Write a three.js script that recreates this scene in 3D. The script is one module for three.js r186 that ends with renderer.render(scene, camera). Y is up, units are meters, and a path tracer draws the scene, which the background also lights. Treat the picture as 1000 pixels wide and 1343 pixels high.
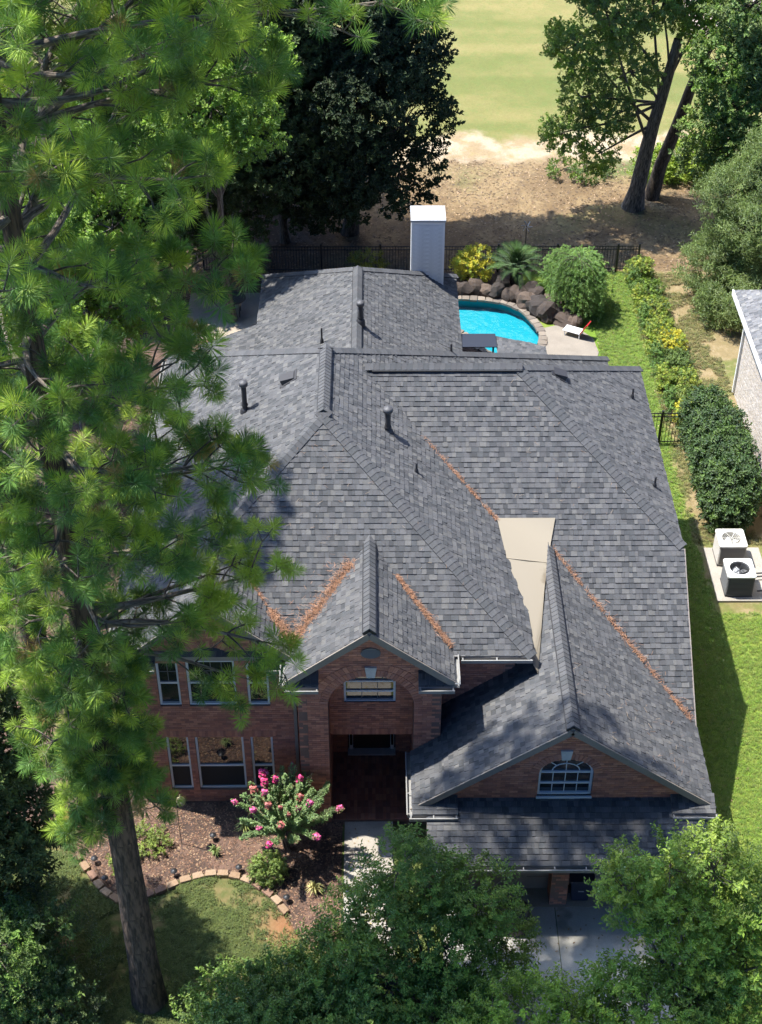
import * as THREE from 'three';
import { mergeGeometries } from 'three/addons/utils/BufferGeometryUtils.js';
import { Sky } from 'three/addons/objects/Sky.js';

// ---------------------------------------------------------------- camera, sky, sun, exposure
const scene = new THREE.Scene();
const camera = new THREE.PerspectiveCamera(38.0, 762 / 1024, 0.5, 3000);
camera.position.set(0, 31, 25.75);
{
  const p = THREE.MathUtils.degToRad(39.3), yaw = THREE.MathUtils.degToRad(0.25);
  camera.lookAt(Math.sin(yaw) * Math.cos(p), 31 - Math.sin(p), 25.75 - Math.cos(yaw) * Math.cos(p));
}
camera.updateMatrixWorld(true);
const sunDir = new THREE.Vector3(-0.43, 1, -0.13).normalize();
const sky = new Sky();
sky.name = 'sky';
sky.scale.setScalar(2000);
sky.material.uniforms.sunPosition.value.copy(sunDir);
sky.material.uniforms.turbidity.value = 5;
sky.material.uniforms.rayleigh.value = 0.35;
sky.material.uniforms.mieCoefficient.value = 0.004;
sky.userData.kind = 'structure';
scene.add(sky);
scene.environmentIntensity = 0.3;
const sun = new THREE.DirectionalLight(new THREE.Color(1.0, 0.95, 0.86), 5.0);
sun.name = 'sun';
sun.position.copy(sunDir).multiplyScalar(90).add(new THREE.Vector3(0, 0, -14));
sun.target.position.set(0, 0, -14);
sun.castShadow = true;
sun.shadow.mapSize.set(4096, 4096);
Object.assign(sun.shadow.camera, { left: -45, right: 45, top: 60, bottom: -45, near: 1, far: 220 });
scene.add(sun, sun.target);
const renderer = new THREE.WebGLRenderer({ antialias: true });
renderer.setSize(762, 1024);
renderer.shadowMap.enabled = true;
renderer.toneMapping = THREE.LinearToneMapping;
renderer.toneMappingExposure = 2.25;

// ---------------------------------------------------------------- helpers
function RNG(s) { let a = s >>> 0; return () => { a = (a + 0x6D2B79F5) | 0; let t = Math.imul(a ^ (a >>> 15), 1 | a); t = (t + Math.imul(t ^ (t >>> 7), 61 | t)) ^ t; return ((t ^ (t >>> 14)) >>> 0) / 4294967296; }; }
const V = (x, y, z) => new THREE.Vector3(x, y, z);
const lerp = (a, b, t) => a + (b - a) * t, clamp = (x, a, b) => Math.min(b, Math.max(a, x));
const sstep = (a, b, x) => { const t = clamp((x - a) / (b - a), 0, 1); return t * t * (3 - 2 * t); };
function hash(i, j, s) { let h = Math.imul(i, 374761393) ^ Math.imul(j, 668265263) ^ Math.imul(s, 2147483647); h = Math.imul(h ^ (h >>> 13), 1274126177); return ((h ^ (h >>> 16)) >>> 0) / 4294967296; }
function vnoise(x, y, s = 1) { const i = Math.floor(x), j = Math.floor(y), f = x - i, g = y - j, u = f * f * (3 - 2 * f), v = g * g * (3 - 2 * g); return lerp(lerp(hash(i, j, s), hash(i + 1, j, s), u), lerp(hash(i, j + 1, s), hash(i + 1, j + 1, s), u), v); }
function fbm(x, y, o = 4, s = 1) { let a = 0, w = 0.5, t = 0; for (let k = 0; k < o; k++) { a += w * vnoise(x, y, s + k * 7); t += w; x = x * 2.03 + 5.1; y = y * 2.03 + 1.7; w *= 0.5; } return a / t; }
const names = {};
function numbered(n) { const k = names[n] = (names[n] ?? -1) + 1; return k ? n + '_' + String(k).padStart(3, '0') : n; }
function shade(o) { o.castShadow = true; o.receiveShadow = true; return o; }
function thing(name, label, category, pos = [0, 0, 0], turn = 0, group) {
  const g = new THREE.Group(); g.name = numbered(name); g.position.set(...pos); g.rotation.y = turn;
  g.userData = { label, category }; if (group) g.userData.group = group; scene.add(g); return g;
}
function part(name, geo, mat, parent, extra) { const m = shade(new THREE.Mesh(geo, mat)); m.name = name; parent.add(m); if (extra) Object.assign(m.userData, extra); return m; }
function tagged(name, geo, mat, label, category, group) { const m = part(numbered(name), geo, mat, scene, { label, category }); if (group) m.userData.group = group; return m; }
function structure(name, geo, mat) { return part(numbered(name), geo, mat, scene, { kind: 'structure' }); }
function metricUV(g) {
  const p = g.attributes.position, n = g.attributes.normal, uv = new Float32Array(p.count * 2);
  for (let i = 0; i < p.count; i++) {
    const ax = Math.abs(n.getX(i)), ay = Math.abs(n.getY(i)), az = Math.abs(n.getZ(i));
    if (ay >= ax && ay >= az) { uv[2 * i] = p.getX(i); uv[2 * i + 1] = p.getZ(i); } else if (ax >= az) { uv[2 * i] = p.getZ(i); uv[2 * i + 1] = p.getY(i); } else { uv[2 * i] = p.getX(i); uv[2 * i + 1] = p.getY(i); }
  }
  g.setAttribute('uv', new THREE.BufferAttribute(uv, 2)); return g;
}
class MB {
  constructor() { this.p = []; this.c = []; }
  tri(a, b, c, k = [1, 1, 1]) { this.p.push(a.x, a.y, a.z, b.x, b.y, b.z, c.x, c.y, c.z); this.c.push(...k, ...k, ...k); return this; }
  quad(a, b, c, d, k) { this.tri(a, b, c, k); this.tri(a, c, d, k); return this; }
  // box spanned from corner o by three edge vectors (right handed)
  hexa(o, u, v, w, k) {
    const q = (i, j, l) => o.clone().addScaledVector(u, i).addScaledVector(v, j).addScaledVector(w, l);
    const a = q(0, 0, 0), b = q(1, 0, 0), c = q(1, 1, 0), d = q(0, 1, 0), e = q(0, 0, 1), f = q(1, 0, 1), g = q(1, 1, 1), h = q(0, 1, 1);
    this.quad(e, f, g, h, k); this.quad(b, a, d, c, k); this.quad(a, e, h, d, k); this.quad(f, b, c, g, k); this.quad(h, g, c, d, k); this.quad(a, b, f, e, k); return this;
  }
  box(x0, x1, y0, y1, z0, z1, k) { return this.hexa(V(x0, y0, z0), V(x1 - x0, 0, 0), V(0, y1 - y0, 0), V(0, 0, z1 - z0), k); }
  // bar with a rectangular section between two points; up = approximate side
  bar(a, b, w, h, up = V(0, 1, 0), k) {
    const d = b.clone().sub(a), s = new THREE.Vector3().crossVectors(d, up).normalize(), t = new THREE.Vector3().crossVectors(s, d).normalize();
    return this.hexa(a.clone().addScaledVector(s, -w / 2).addScaledVector(t, -h / 2), d, t.multiplyScalar(h), s.multiplyScalar(w), k);
  }
  geo() {
    const g = new THREE.BufferGeometry(); g.setAttribute('position', new THREE.Float32BufferAttribute(this.p, 3)); g.setAttribute('color', new THREE.Float32BufferAttribute(this.c, 3));
    g.computeVertexNormals(); return metricUV(g);
  }
}
// tapered tube through points with a radius for each
function tube(pts, radii, seg = 7, rough = 0, rnd = Math.random) {
  const P = [], N = [], I = []; const q = new THREE.Vector3(), s = new THREE.Vector3(), t = new THREE.Vector3();
  let ref = V(0.31, 0.2, 0.93);
  for (let i = 0; i < pts.length; i++) {
    q.copy(pts[Math.min(i + 1, pts.length - 1)]).sub(pts[Math.max(i - 1, 0)]).normalize();
    s.crossVectors(q, ref); if (s.lengthSq() < 1e-4) s.crossVectors(q, V(1, 0, 0)); s.normalize(); t.crossVectors(q, s); ref = t.clone().negate();
    for (let j = 0; j <= seg; j++) {
      const a = (j % seg) / seg * Math.PI * 2, r = radii[i] * (1 + rough * (hash(i, j % seg, 9) - 0.5));
      const d = s.clone().multiplyScalar(Math.cos(a)).addScaledVector(t, Math.sin(a));
      P.push(pts[i].x + d.x * r, pts[i].y + d.y * r, pts[i].z + d.z * r); N.push(d.x, d.y, d.z);
    }
  }
  for (let i = 0; i < pts.length - 1; i++) for (let j = 0; j < seg; j++) { const a = i * (seg + 1) + j, b = a + seg + 1; I.push(a, a + 1, b, b, a + 1, b + 1); }
  const g = new THREE.BufferGeometry(); g.setAttribute('position', new THREE.Float32BufferAttribute(P, 3)); g.setAttribute('normal', new THREE.Float32BufferAttribute(N, 3)); g.setIndex(I);
  const uv = []; for (let i = 0; i < pts.length; i++) for (let j = 0; j <= seg; j++) uv.push(j / seg * Math.PI * 2 * radii[0], pts[i].distanceTo(pts[0]));
  g.setAttribute('uv', new THREE.Float32BufferAttribute(uv, 2)); return g;
}
function lathe(prof, seg = 20) { return new THREE.LatheGeometry(prof.map(([r, y]) => new THREE.Vector2(r, y)), seg); }
function tex(size, fn, srgb = true) {
  const d = new Uint8Array(size * size * 4);
  for (let j = 0; j < size; j++) for (let i = 0; i < size; i++) { const c = fn(i / size, j / size), k = 4 * (j * size + i); d[k] = clamp(c[0], 0, 1) * 255; d[k + 1] = clamp(c[1], 0, 1) * 255; d[k + 2] = clamp(c[2], 0, 1) * 255; d[k + 3] = 255; }
  const t = new THREE.DataTexture(d, size, size); t.wrapS = t.wrapT = THREE.RepeatWrapping; t.magFilter = THREE.LinearFilter; t.minFilter = THREE.LinearMipmapLinearFilter; t.generateMipmaps = true;
  if (srgb) t.colorSpace = THREE.SRGBColorSpace; t.needsUpdate = true; return t;
}
// tileable fbm
function tfbm(u, v, f, o, s) { const b = (x, y) => fbm(x * f, y * f, o, s); return lerp(lerp(b(u, v), b(u - 1, v), u), lerp(b(u, v - 1), b(u - 1, v - 1), u), v); }
const grainTex = tex(256, (u, v) => { const n = 0.8 + 0.2 * tfbm(u, v, 6, 5, 3) + 0.12 * (hash(u * 256, v * 256, 4) - 0.5); return [n, n, n]; });
const grainBump = tex(256, (u, v) => { const n = 0.5 * tfbm(u, v, 8, 5, 13) + 0.5 * hash(u * 256, v * 256, 5); return [n, n, n]; }, false);
const barkTex = tex(256, (u, v) => { const n = tfbm(u, v * 0.25, 18, 4, 21), m = tfbm(u, v, 5, 3, 25); const k = 0.45 + 0.55 * sstep(0.3, 0.7, n) * (0.7 + 0.5 * m); return [k, k * 0.97, k * 0.93]; });
const barkBump = tex(256, (u, v) => { const n = sstep(0.35, 0.65, tfbm(u, v * 0.3, 20, 4, 21)); return [n, n, n]; }, false);
const rep = (t, x, y = x) => { const c = t.clone(); c.repeat.set(x, y); c.needsUpdate = true; return c; };
const lin = (r, g, b) => new THREE.Color().setRGB(r, g, b);
const mat = (r, g, b, o = {}) => new THREE.MeshStandardMaterial({ color: lin(r, g, b), roughness: 0.85, ...o });
const M = {
  shingleV: mat(1, 1, 1, { vertexColors: true, roughness: 0.93, map: rep(grainTex, 1.3), bumpMap: rep(grainBump, 2), bumpScale: 0.004 }),
  brickV: mat(1, 1, 1, { vertexColors: true, roughness: 0.9, map: rep(grainTex, 2.1), bumpMap: rep(grainBump, 3), bumpScale: 0.003 }),
  mortar: mat(0.192, 0.118, 0.0925, { map: rep(grainTex, 1) }),
  fascia: mat(0.252, 0.218, 0.185, { roughness: 0.6, map: rep(grainTex, 0.5) }),
  deck: mat(0.0444, 0.0444, 0.0481),
  gutter: mat(0.266, 0.259, 0.244, { roughness: 0.45, map: rep(grainTex, 0.7) }),
  white: mat(0.72, 0.72, 0.71, { roughness: 0.5 }),
  frame: mat(0.58, 0.59, 0.59, { roughness: 0.45 }),
  pane: new THREE.MeshPhysicalMaterial({ color: lin(0.012, 0.016, 0.018), roughness: 0.03, ior: 2.1 }),
  screen: mat(0.0133, 0.0133, 0.0148, { roughness: 0.8 }),
  black: mat(0.0148, 0.0148, 0.0163, { roughness: 0.5 }),
  iron: mat(0.00888, 0.00888, 0.00962, { roughness: 0.5 }),
  pipe: mat(0.0259, 0.0259, 0.0296, { roughness: 0.6 }),
  metal: mat(0.296, 0.303, 0.311, { roughness: 0.45, metalness: 0.6 }),
  stone: mat(0.56, 0.54, 0.5, { map: rep(grainTex, 1) }),
  concrete: mat(0.34, 0.311, 0.266, { roughness: 0.95, map: rep(grainTex, 0.35), bumpMap: rep(grainBump, 1), bumpScale: 0.004 }),
  bark: mat(0.115, 0.08, 0.062, { map: rep(barkTex, 0.8, 0.8), bumpMap: rep(barkBump, 0.8, 0.8), bumpScale: 0.012, roughness: 0.95 }),
  barkGrey: mat(0.252, 0.222, 0.192, { map: rep(barkTex, 1.2, 1.2), bumpMap: rep(barkBump, 1.2, 1.2), bumpScale: 0.008, roughness: 0.95 }),
  barkDark: mat(0.118, 0.0962, 0.0777, { map: rep(barkTex, 1.5, 1.5), roughness: 0.95 }),
};
// ---------------------------------------------------------------- ground
const GX0 = -34, GX1 = 34, GZ0 = -96, GZ1 = 20;
const bedArc = [[-7.9, 0.6], [-7.67, 1.84], [-7.43, 2.15], [-7.2, 2.43], [-7.0, 2.71], [-6.78, 2.95], [-6.53, 3.13], [-6.25, 3.31], [-5.99, 3.35], [-5.72, 3.02], [-5.49, 2.9], [-5.18, 2.74], [-4.89, 2.58], [-4.59, 2.47], [-4.29, 2.4], [-4.02, 2.38], [-3.72, 2.42], [-3.45, 2.52], [-3.17, 2.64], [-2.91, 2.82], [-2.67, 3.03], [-2.47, 3.24], [-2.3, 3.51], [-2.0, 4.1], [-1.6, 4.6], [-0.9, 4.8]];
function bedLimit(x) { for (let i = 0; i < bedArc.length - 1; i++) if (x >= bedArc[i][0] && x < bedArc[i + 1][0]) return lerp(bedArc[i][1], bedArc[i + 1][1], (x - bedArc[i][0]) / (bedArc[i + 1][0] - bedArc[i][0])); return -99; }
const mix3 = (a, b, t) => [lerp(a[0], b[0], t), lerp(a[1], b[1], t), lerp(a[2], b[2], t)];
// how much of each ground cover lies at a place
function cover(x, z) {
  const w = fbm(x * 0.5, z * 0.5, 3, 41) - 0.5, w2 = fbm(x * 1.7 + 9, z * 1.7, 3, 51) - 0.5;
  const c = { field: 0, sand: 0, dirt: 0, lawn: 0, dry: 0, bed: 0, front: 0 };
  if (z < -27.7) {
    const fs = sstep(-39.9, -40.9, z + w * 2.2 + w2 * 0.9 + 0.02 * x), ss = sstep(-36.9, -38.2, z + w * 2.0 + w2 * 1.4 + 0.03 * x);
    c.field = fs; c.sand = ss * (1 - fs); c.dirt = 1 - Math.max(fs, ss);
  } else if (z < 0.8) {
    if (x > 6) {
      const edge = z < -15.6 ? 10.25 : 10.15;
      const l = sstep(edge + 0.25, edge - 0.15, x + w2 * 0.5); const r = z > -7.2 ? sstep(-7.6, -6.8, z + w2) : 0;
      c.lawn = Math.max(l, r * 0.8); c.dry = 1 - c.lawn;
    } else if (x < -6.2 || z < -12) { c.bed = 1; } else c.bed = 1;
  } else {
    const lim = bedLimit(x);
    if (x > -0.9 || x < -8.2) { c.front = 1; if (x > 7.6) { c.front = 0; c.lawn = 0.85; c.dry = 0.15; } } else { c.bed = sstep(lim + 0.12, lim - 0.12, z + w2 * 0.12); c.front = 1 - c.bed; }
  }
  return c;
}
const bareSoil = (x, z) => Math.max(Math.exp(-((x + 2.4) ** 2 + (z - 3.9) ** 2) / 0.5), 0.85 * Math.exp(-((x + 3.0) ** 2 / 0.6 + (z - 3.15) ** 2 / 0.12)), 0.4 * Math.exp(-((x + 4.2) ** 2 / 0.5 + (z - 2.75) ** 2 / 0.05)));
function groundColor(x, z) {
  const c = cover(x, z), n1 = fbm(x * 0.22, z * 0.22, 4, 61), n2 = fbm(x * 1.3, z * 1.3, 4, 71), n3 = fbm(x * 6, z * 6, 3, 81), sp = hash(Math.round(x * 22), Math.round(z * 22), 6);
  let k = [0, 0, 0]; const add = (q, w) => { k[0] += q[0] * w; k[1] += q[1] * w; k[2] += q[2] * w; };
  if (c.field) { const st = fbm(x * 0.05 + 3, z * 0.45, 3, 91); let q = mix3([0.165, 0.185, 0.042], [0.31, 0.26, 0.092], sstep(0.32, 0.72, 0.55 * st + 0.25 * n1 + 0.2 * n2)); q = mix3(q, [0.11, 0.17, 0.035], 0.35 * sstep(0.5, 0.75, n3)); if (x > 16 && z < -50) q = mix3(q, [0.5, 0.4, 0.36], sstep(17.5, 19, x + n2 * 2) * sstep(-51.5, -53, z + n2)); add(q, c.field); }
  if (c.sand) add(mix3(mix3([0.5, 0.4, 0.28], [0.36, 0.265, 0.145], sstep(0.4, 0.72, n2)), [0.3, 0.26, 0.1], 0.5 * sstep(0.55, 0.75, n3)), c.sand);
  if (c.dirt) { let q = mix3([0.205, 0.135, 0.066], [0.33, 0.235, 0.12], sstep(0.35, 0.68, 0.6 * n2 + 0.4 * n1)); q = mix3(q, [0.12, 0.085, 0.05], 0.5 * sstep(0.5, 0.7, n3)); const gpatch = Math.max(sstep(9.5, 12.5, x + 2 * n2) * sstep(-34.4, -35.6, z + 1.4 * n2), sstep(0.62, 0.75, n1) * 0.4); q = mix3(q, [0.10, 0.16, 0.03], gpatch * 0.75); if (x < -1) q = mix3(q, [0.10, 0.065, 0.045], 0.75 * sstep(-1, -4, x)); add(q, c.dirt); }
  if (c.lawn) { let q = mix3([0.155, 0.265, 0.018], [0.24, 0.33, 0.035], sstep(0.35, 0.7, n2)); q = mix3(q, [0.24, 0.23, 0.07], 0.5 * sstep(0.55, 0.75, 0.4 * n1 + 0.3 * n2 + 0.3 * n3)); add(q, c.lawn); }
  if (c.dry) { let q = mix3([0.30, 0.225, 0.105], [0.17, 0.185, 0.045], sstep(0.42, 0.66, 0.7 * n2 + 0.3 * n1)); q = mix3(q, [0.38, 0.29, 0.17], 0.5 * sstep(0.5, 0.8, n3)); add(q, c.dry); }
  if (c.bed) { let q = mix3([0.095, 0.058, 0.042], [0.2, 0.118, 0.082], sstep(0.35, 0.7, n2)); q = mix3(q, [0.30, 0.185, 0.13], 0.65 * sstep(0.55, 0.7, 0.5 * n1 + 0.5 * n3)); q = mix3(q, [0.04, 0.03, 0.026], sp > 0.8 ? 0.6 : 0); add(q, c.bed); }
  if (c.front) { const bare = Math.max(0.7 * sstep(0.5, 0.75, 0.6 * n2 + 0.4 * n3), bareSoil(x, z)); let q = mix3([0.105, 0.14, 0.03], [0.29, 0.19, 0.095], bare * 0.8); q = mix3(q, [0.36, 0.14, 0.06], 0.7 * Math.exp(-((x + 2.2) ** 2 + (z - 3.9) ** 2) / 0.25)); add(q, c.front); }
  const g = 0.61 + 0.27 * (0.6 * n3 + 0.4 * sp); return [k[0] * g, k[1] * g, k[2] * g];
}
const poolPts = [[6.45, -22.4], [6.42, -23.2], [6.2, -23.9], [5.75, -24.75], [4.9, -25.35], [3.9, -25.55], [2.9, -25.6], [1.6, -25.5], [0.7, -24.9], [0.9, -24.0], [2.0, -23.5], [3.3, -22.9], [3.9, -21.9], [4.6, -21.2], [5.6, -21.2], [6.2, -21.7]];
const poolCurve = new THREE.CatmullRomCurve3(poolPts.map(([x, z]) => V(x, 0, z)), true).getSpacedPoints(72).slice(0, 72);
{
  const S = 2048, d = new Uint8Array(S * S * 4), enc = v => { v = clamp(v, 0, 1); return 255 * (v <= 0.0031308 ? 12.92 * v : 1.055 * v ** (1 / 2.4) - 0.055); };
  for (let j = 0; j < S; j++) for (let i = 0; i < S; i++) { const c = groundColor(lerp(GX0, GX1, (i + 0.5) / S), lerp(GZ0, GZ1, (j + 0.5) / S)), k = 4 * (j * S + i); d[k] = enc(c[0]); d[k + 1] = enc(c[1]); d[k + 2] = enc(c[2]); d[k + 3] = 255; }
  const t = new THREE.DataTexture(d, S, S); t.colorSpace = THREE.SRGBColorSpace; t.magFilter = THREE.LinearFilter; t.minFilter = THREE.LinearMipmapLinearFilter; t.generateMipmaps = true; t.needsUpdate = true;
  const sh = new THREE.Shape([[GX0, GZ0], [GX1, GZ0], [GX1, GZ1], [GX0, GZ1]].map(a => new THREE.Vector2(...a)));
  sh.holes.push(new THREE.Path(poolCurve.map(p => new THREE.Vector2(p.x, p.z))));
  const g = new THREE.ShapeGeometry(sh), p = g.attributes.position, uv = g.attributes.uv, n = g.attributes.normal;
  for (let i = 0; i < p.count; i++) { const x = p.getX(i), z = p.getY(i); p.setXYZ(i, x, 0, z); uv.setXY(i, (x - GX0) / (GX1 - GX0), (z - GZ0) / (GZ1 - GZ0)); n.setXYZ(i, 0, 1, 0); }
  const idx = g.index.array; for (let i = 0; i < idx.length; i += 3) { const q = idx[i]; idx[i] = idx[i + 1]; idx[i + 1] = q; }
  structure('ground', g, new THREE.MeshStandardMaterial({ map: t, roughness: 0.97, bumpMap: rep(grainBump, 60, 100), bumpScale: 0.03 }));
  const far = new THREE.PlaneGeometry(900, 900).rotateX(-Math.PI / 2).translate(0, -0.06, -100); metricUV(far);
  // the far sheet lies only outside the near one
  const fs = new THREE.Shape([[-400, -500], [400, -500], [400, 300], [-400, 300]].map(a => new THREE.Vector2(...a))); fs.holes.push(new THREE.Path([[GX0 + 0.5, GZ0 + 0.5], [GX1 - 0.5, GZ0 + 0.5], [GX1 - 0.5, GZ1 - 0.5], [GX0 + 0.5, GZ1 - 0.5]].map(a => new THREE.Vector2(...a))));
  const fg = new THREE.ShapeGeometry(fs).rotateX(Math.PI / 2).translate(0, -0.02, 0); { const ix = fg.index.array; for (let i = 0; i < ix.length; i += 3) { const q = ix[i]; ix[i] = ix[i + 1]; ix[i + 1] = q; } fg.computeVertexNormals(); metricUV(fg); }
  structure('field', fg, mat(0.148, 0.163, 0.0518, { map: rep(grainTex, 0.1) }));
}
// walks and drive
{
  const w = new MB(); // front walk: slabs
  [[0.72, 2.2], [2.215, 3.7], [3.715, 5.2]].forEach(([a, b], i) => w.box(-0.84 + i * 0.0, 0.42, -0.05, 0.03, a, b));
  structure('front_walk', w.geo(), M.concrete);
  const d = new MB();
  for (const [x0, x1] of [[1.6, 4.4], [4.42, 7.6]]) for (const [z0, z1] of [[3.42, 6.5], [6.52, 10], [10.02, 14]]) d.box(x0, x1, -0.05, 0.035, z0, z1);
  const stain = tex(256, (u, v) => { const a = tfbm(u, v, 5, 5, 131), b = sstep(0.62, 0.74, tfbm(u, v, 9, 3, 141)), n = 0.74 + 0.3 * a - 0.16 * b + 0.06 * (hash(u * 256, v * 256, 8) - 0.5); return [n, n * 0.985, n * 0.96]; });
  structure('driveway', d.geo(), mat(0.4, 0.4, 0.377, { roughness: 0.95, map: rep(stain, 0.22), bumpMap: rep(grainBump, 1), bumpScale: 0.004 }));
  structure('garage_floor', new MB().box(1.6, 7.5, -0.05, 0.04, 2.3, 3.412).geo(), M.concrete);
  const dk = new THREE.Shape([[5.2, -20.0], [8.0, -20.0], [8.45, -21.6], [8.35, -22.6], [7.9, -23.2], [7.0, -23.5], [6.46, -23.3], [6.47, -22.4], [6.22, -21.65], [5.62, -21.12], [5.2, -21.1]].map(a => new THREE.Vector2(...a)));
  const g = new THREE.ExtrudeGeometry(dk, { depth: 0.06, bevelEnabled: false }).rotateX(Math.PI / 2).translate(0, 0.03, 0); metricUV(g);
  structure('pool_deck', g, mat(0.266, 0.229, 0.185, { roughness: 0.9, map: rep(grainTex, 0.4) }));
  structure('rear_patio', new MB().box(-7.4, -4.3, -0.05, 0.03, -26, -22.6).geo(), mat(0.37, 0.311, 0.244, { roughness: 0.9, map: rep(grainTex, 0.7) }));
}
// pool: basin with water
{
  const b = new MB(), n = poolCurve.length;
  const cen = V(4.0, -1.4, -23.6);
  for (let i = 0; i < n; i++) { const p = poolCurve[i], q = poolCurve[(i + 1) % n], a = V(p.x, 0.02, p.z), c = V(q.x, 0.02, q.z), a2 = V(p.x, -0.4, p.z), c2 = V(q.x, -0.4, q.z); b.quad(a, a2, c2, c); }
  const sh = new THREE.Shape(poolCurve.map(p => new THREE.Vector2(p.x, -p.z)));
  const fl = new THREE.ShapeGeometry(sh).rotateX(-Math.PI / 2).translate(0, -0.4, 0); metricUV(fl);
  const bg = b.geo(); bg.deleteAttribute('color'); const flat = fl.toNonIndexed();
  structure('pool_basin', mergeGeometries([bg, flat]), mat(0.004, 0.235, 0.275, { roughness: 0.7 }));
  const wg = new THREE.ShapeGeometry(sh).rotateX(-Math.PI / 2).translate(0, -0.1, 0); metricUV(wg);
  const rip = tex(256, (u, v) => { const k = tfbm(u, v, 7, 3, 33); return [k, k, k]; }, false);
  structure('pool_water', wg, new THREE.MeshPhysicalMaterial({ color: lin(0.55, 0.93, 0.97), transmission: 1, thickness: 0, roughness: 0.03, ior: 1.33, bumpMap: rep(rip, 0.5), bumpScale: 0.07 }));
}

{ // coping stones
  const full = new THREE.CatmullRomCurve3(poolPts.map(([x, z]) => V(x, 0, z)), true), n = 52, ms = [[0.2, 0.165, 0.13], [0.26, 0.215, 0.17], [0.17, 0.14, 0.115]].map(c => mat(...c, { map: rep(grainTex, 1.5), bumpMap: rep(grainBump, 2), bumpScale: 0.006 }));
  const g = part('pool_coping', new MB().box(6.4, 6.41, -0.2, -0.19, -22.4, -22.39).geo(), ms[0], scene, { kind: 'structure' });
  const L = full.getLength() / n, sg = new THREE.BoxGeometry(L - 0.03, 0.09, 0.3);
  for (let i = 0; i < n; i++) { const p = full.getPointAt((i + 0.5) / n), t = full.getTangentAt((i + 0.5) / n), m = part('coping_stone', sg, ms[i % 3], g); m.position.set(p.x + t.z * 0.05, 0.03, p.z - t.x * 0.05); m.rotation.y = -Math.atan2(t.z, t.x); m.scale.set(1, 1, 0.8 + 0.4 * hash(i, 3, 2)); }
}
// ---------------------------------------------------------------- the house
const house = thing('brick_house', 'two-storey red brick house with dark grey shingle hip roofs and arched entry', 'house');
const EX = 0.145;                                      // shingle exposure
const shTones = [[0.054, 0.056, 0.060], [0.068, 0.071, 0.075], [0.087, 0.088, 0.091], [0.102, 0.101, 0.103], [0.118, 0.116, 0.113], [0.077, 0.077, 0.081], [0.092, 0.093, 0.097]];
const tabs = [], deckMB = new MB();
const camP = camera.position;
function pxSize(p) { const d = p.distanceTo(camP); return 1 / d; }
function planeBasis(pts) {
  const n = new THREE.Vector3(); for (let i = 0; i < pts.length; i++) { const a = pts[i], b = pts[(i + 1) % pts.length]; n.x += (a.y - b.y) * (a.z + b.z); n.y += (a.z - b.z) * (a.x + b.x); n.z += (a.x - b.x) * (a.y + b.y); }
  n.normalize(); if (n.y < 0) n.negate();
  const u = V(0, 1, 0).cross(n).normalize(), v = new THREE.Vector3().crossVectors(n, u); if (v.y < 0) { u.negate(); v.negate(); }
  return { n, u, v };
}
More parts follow.
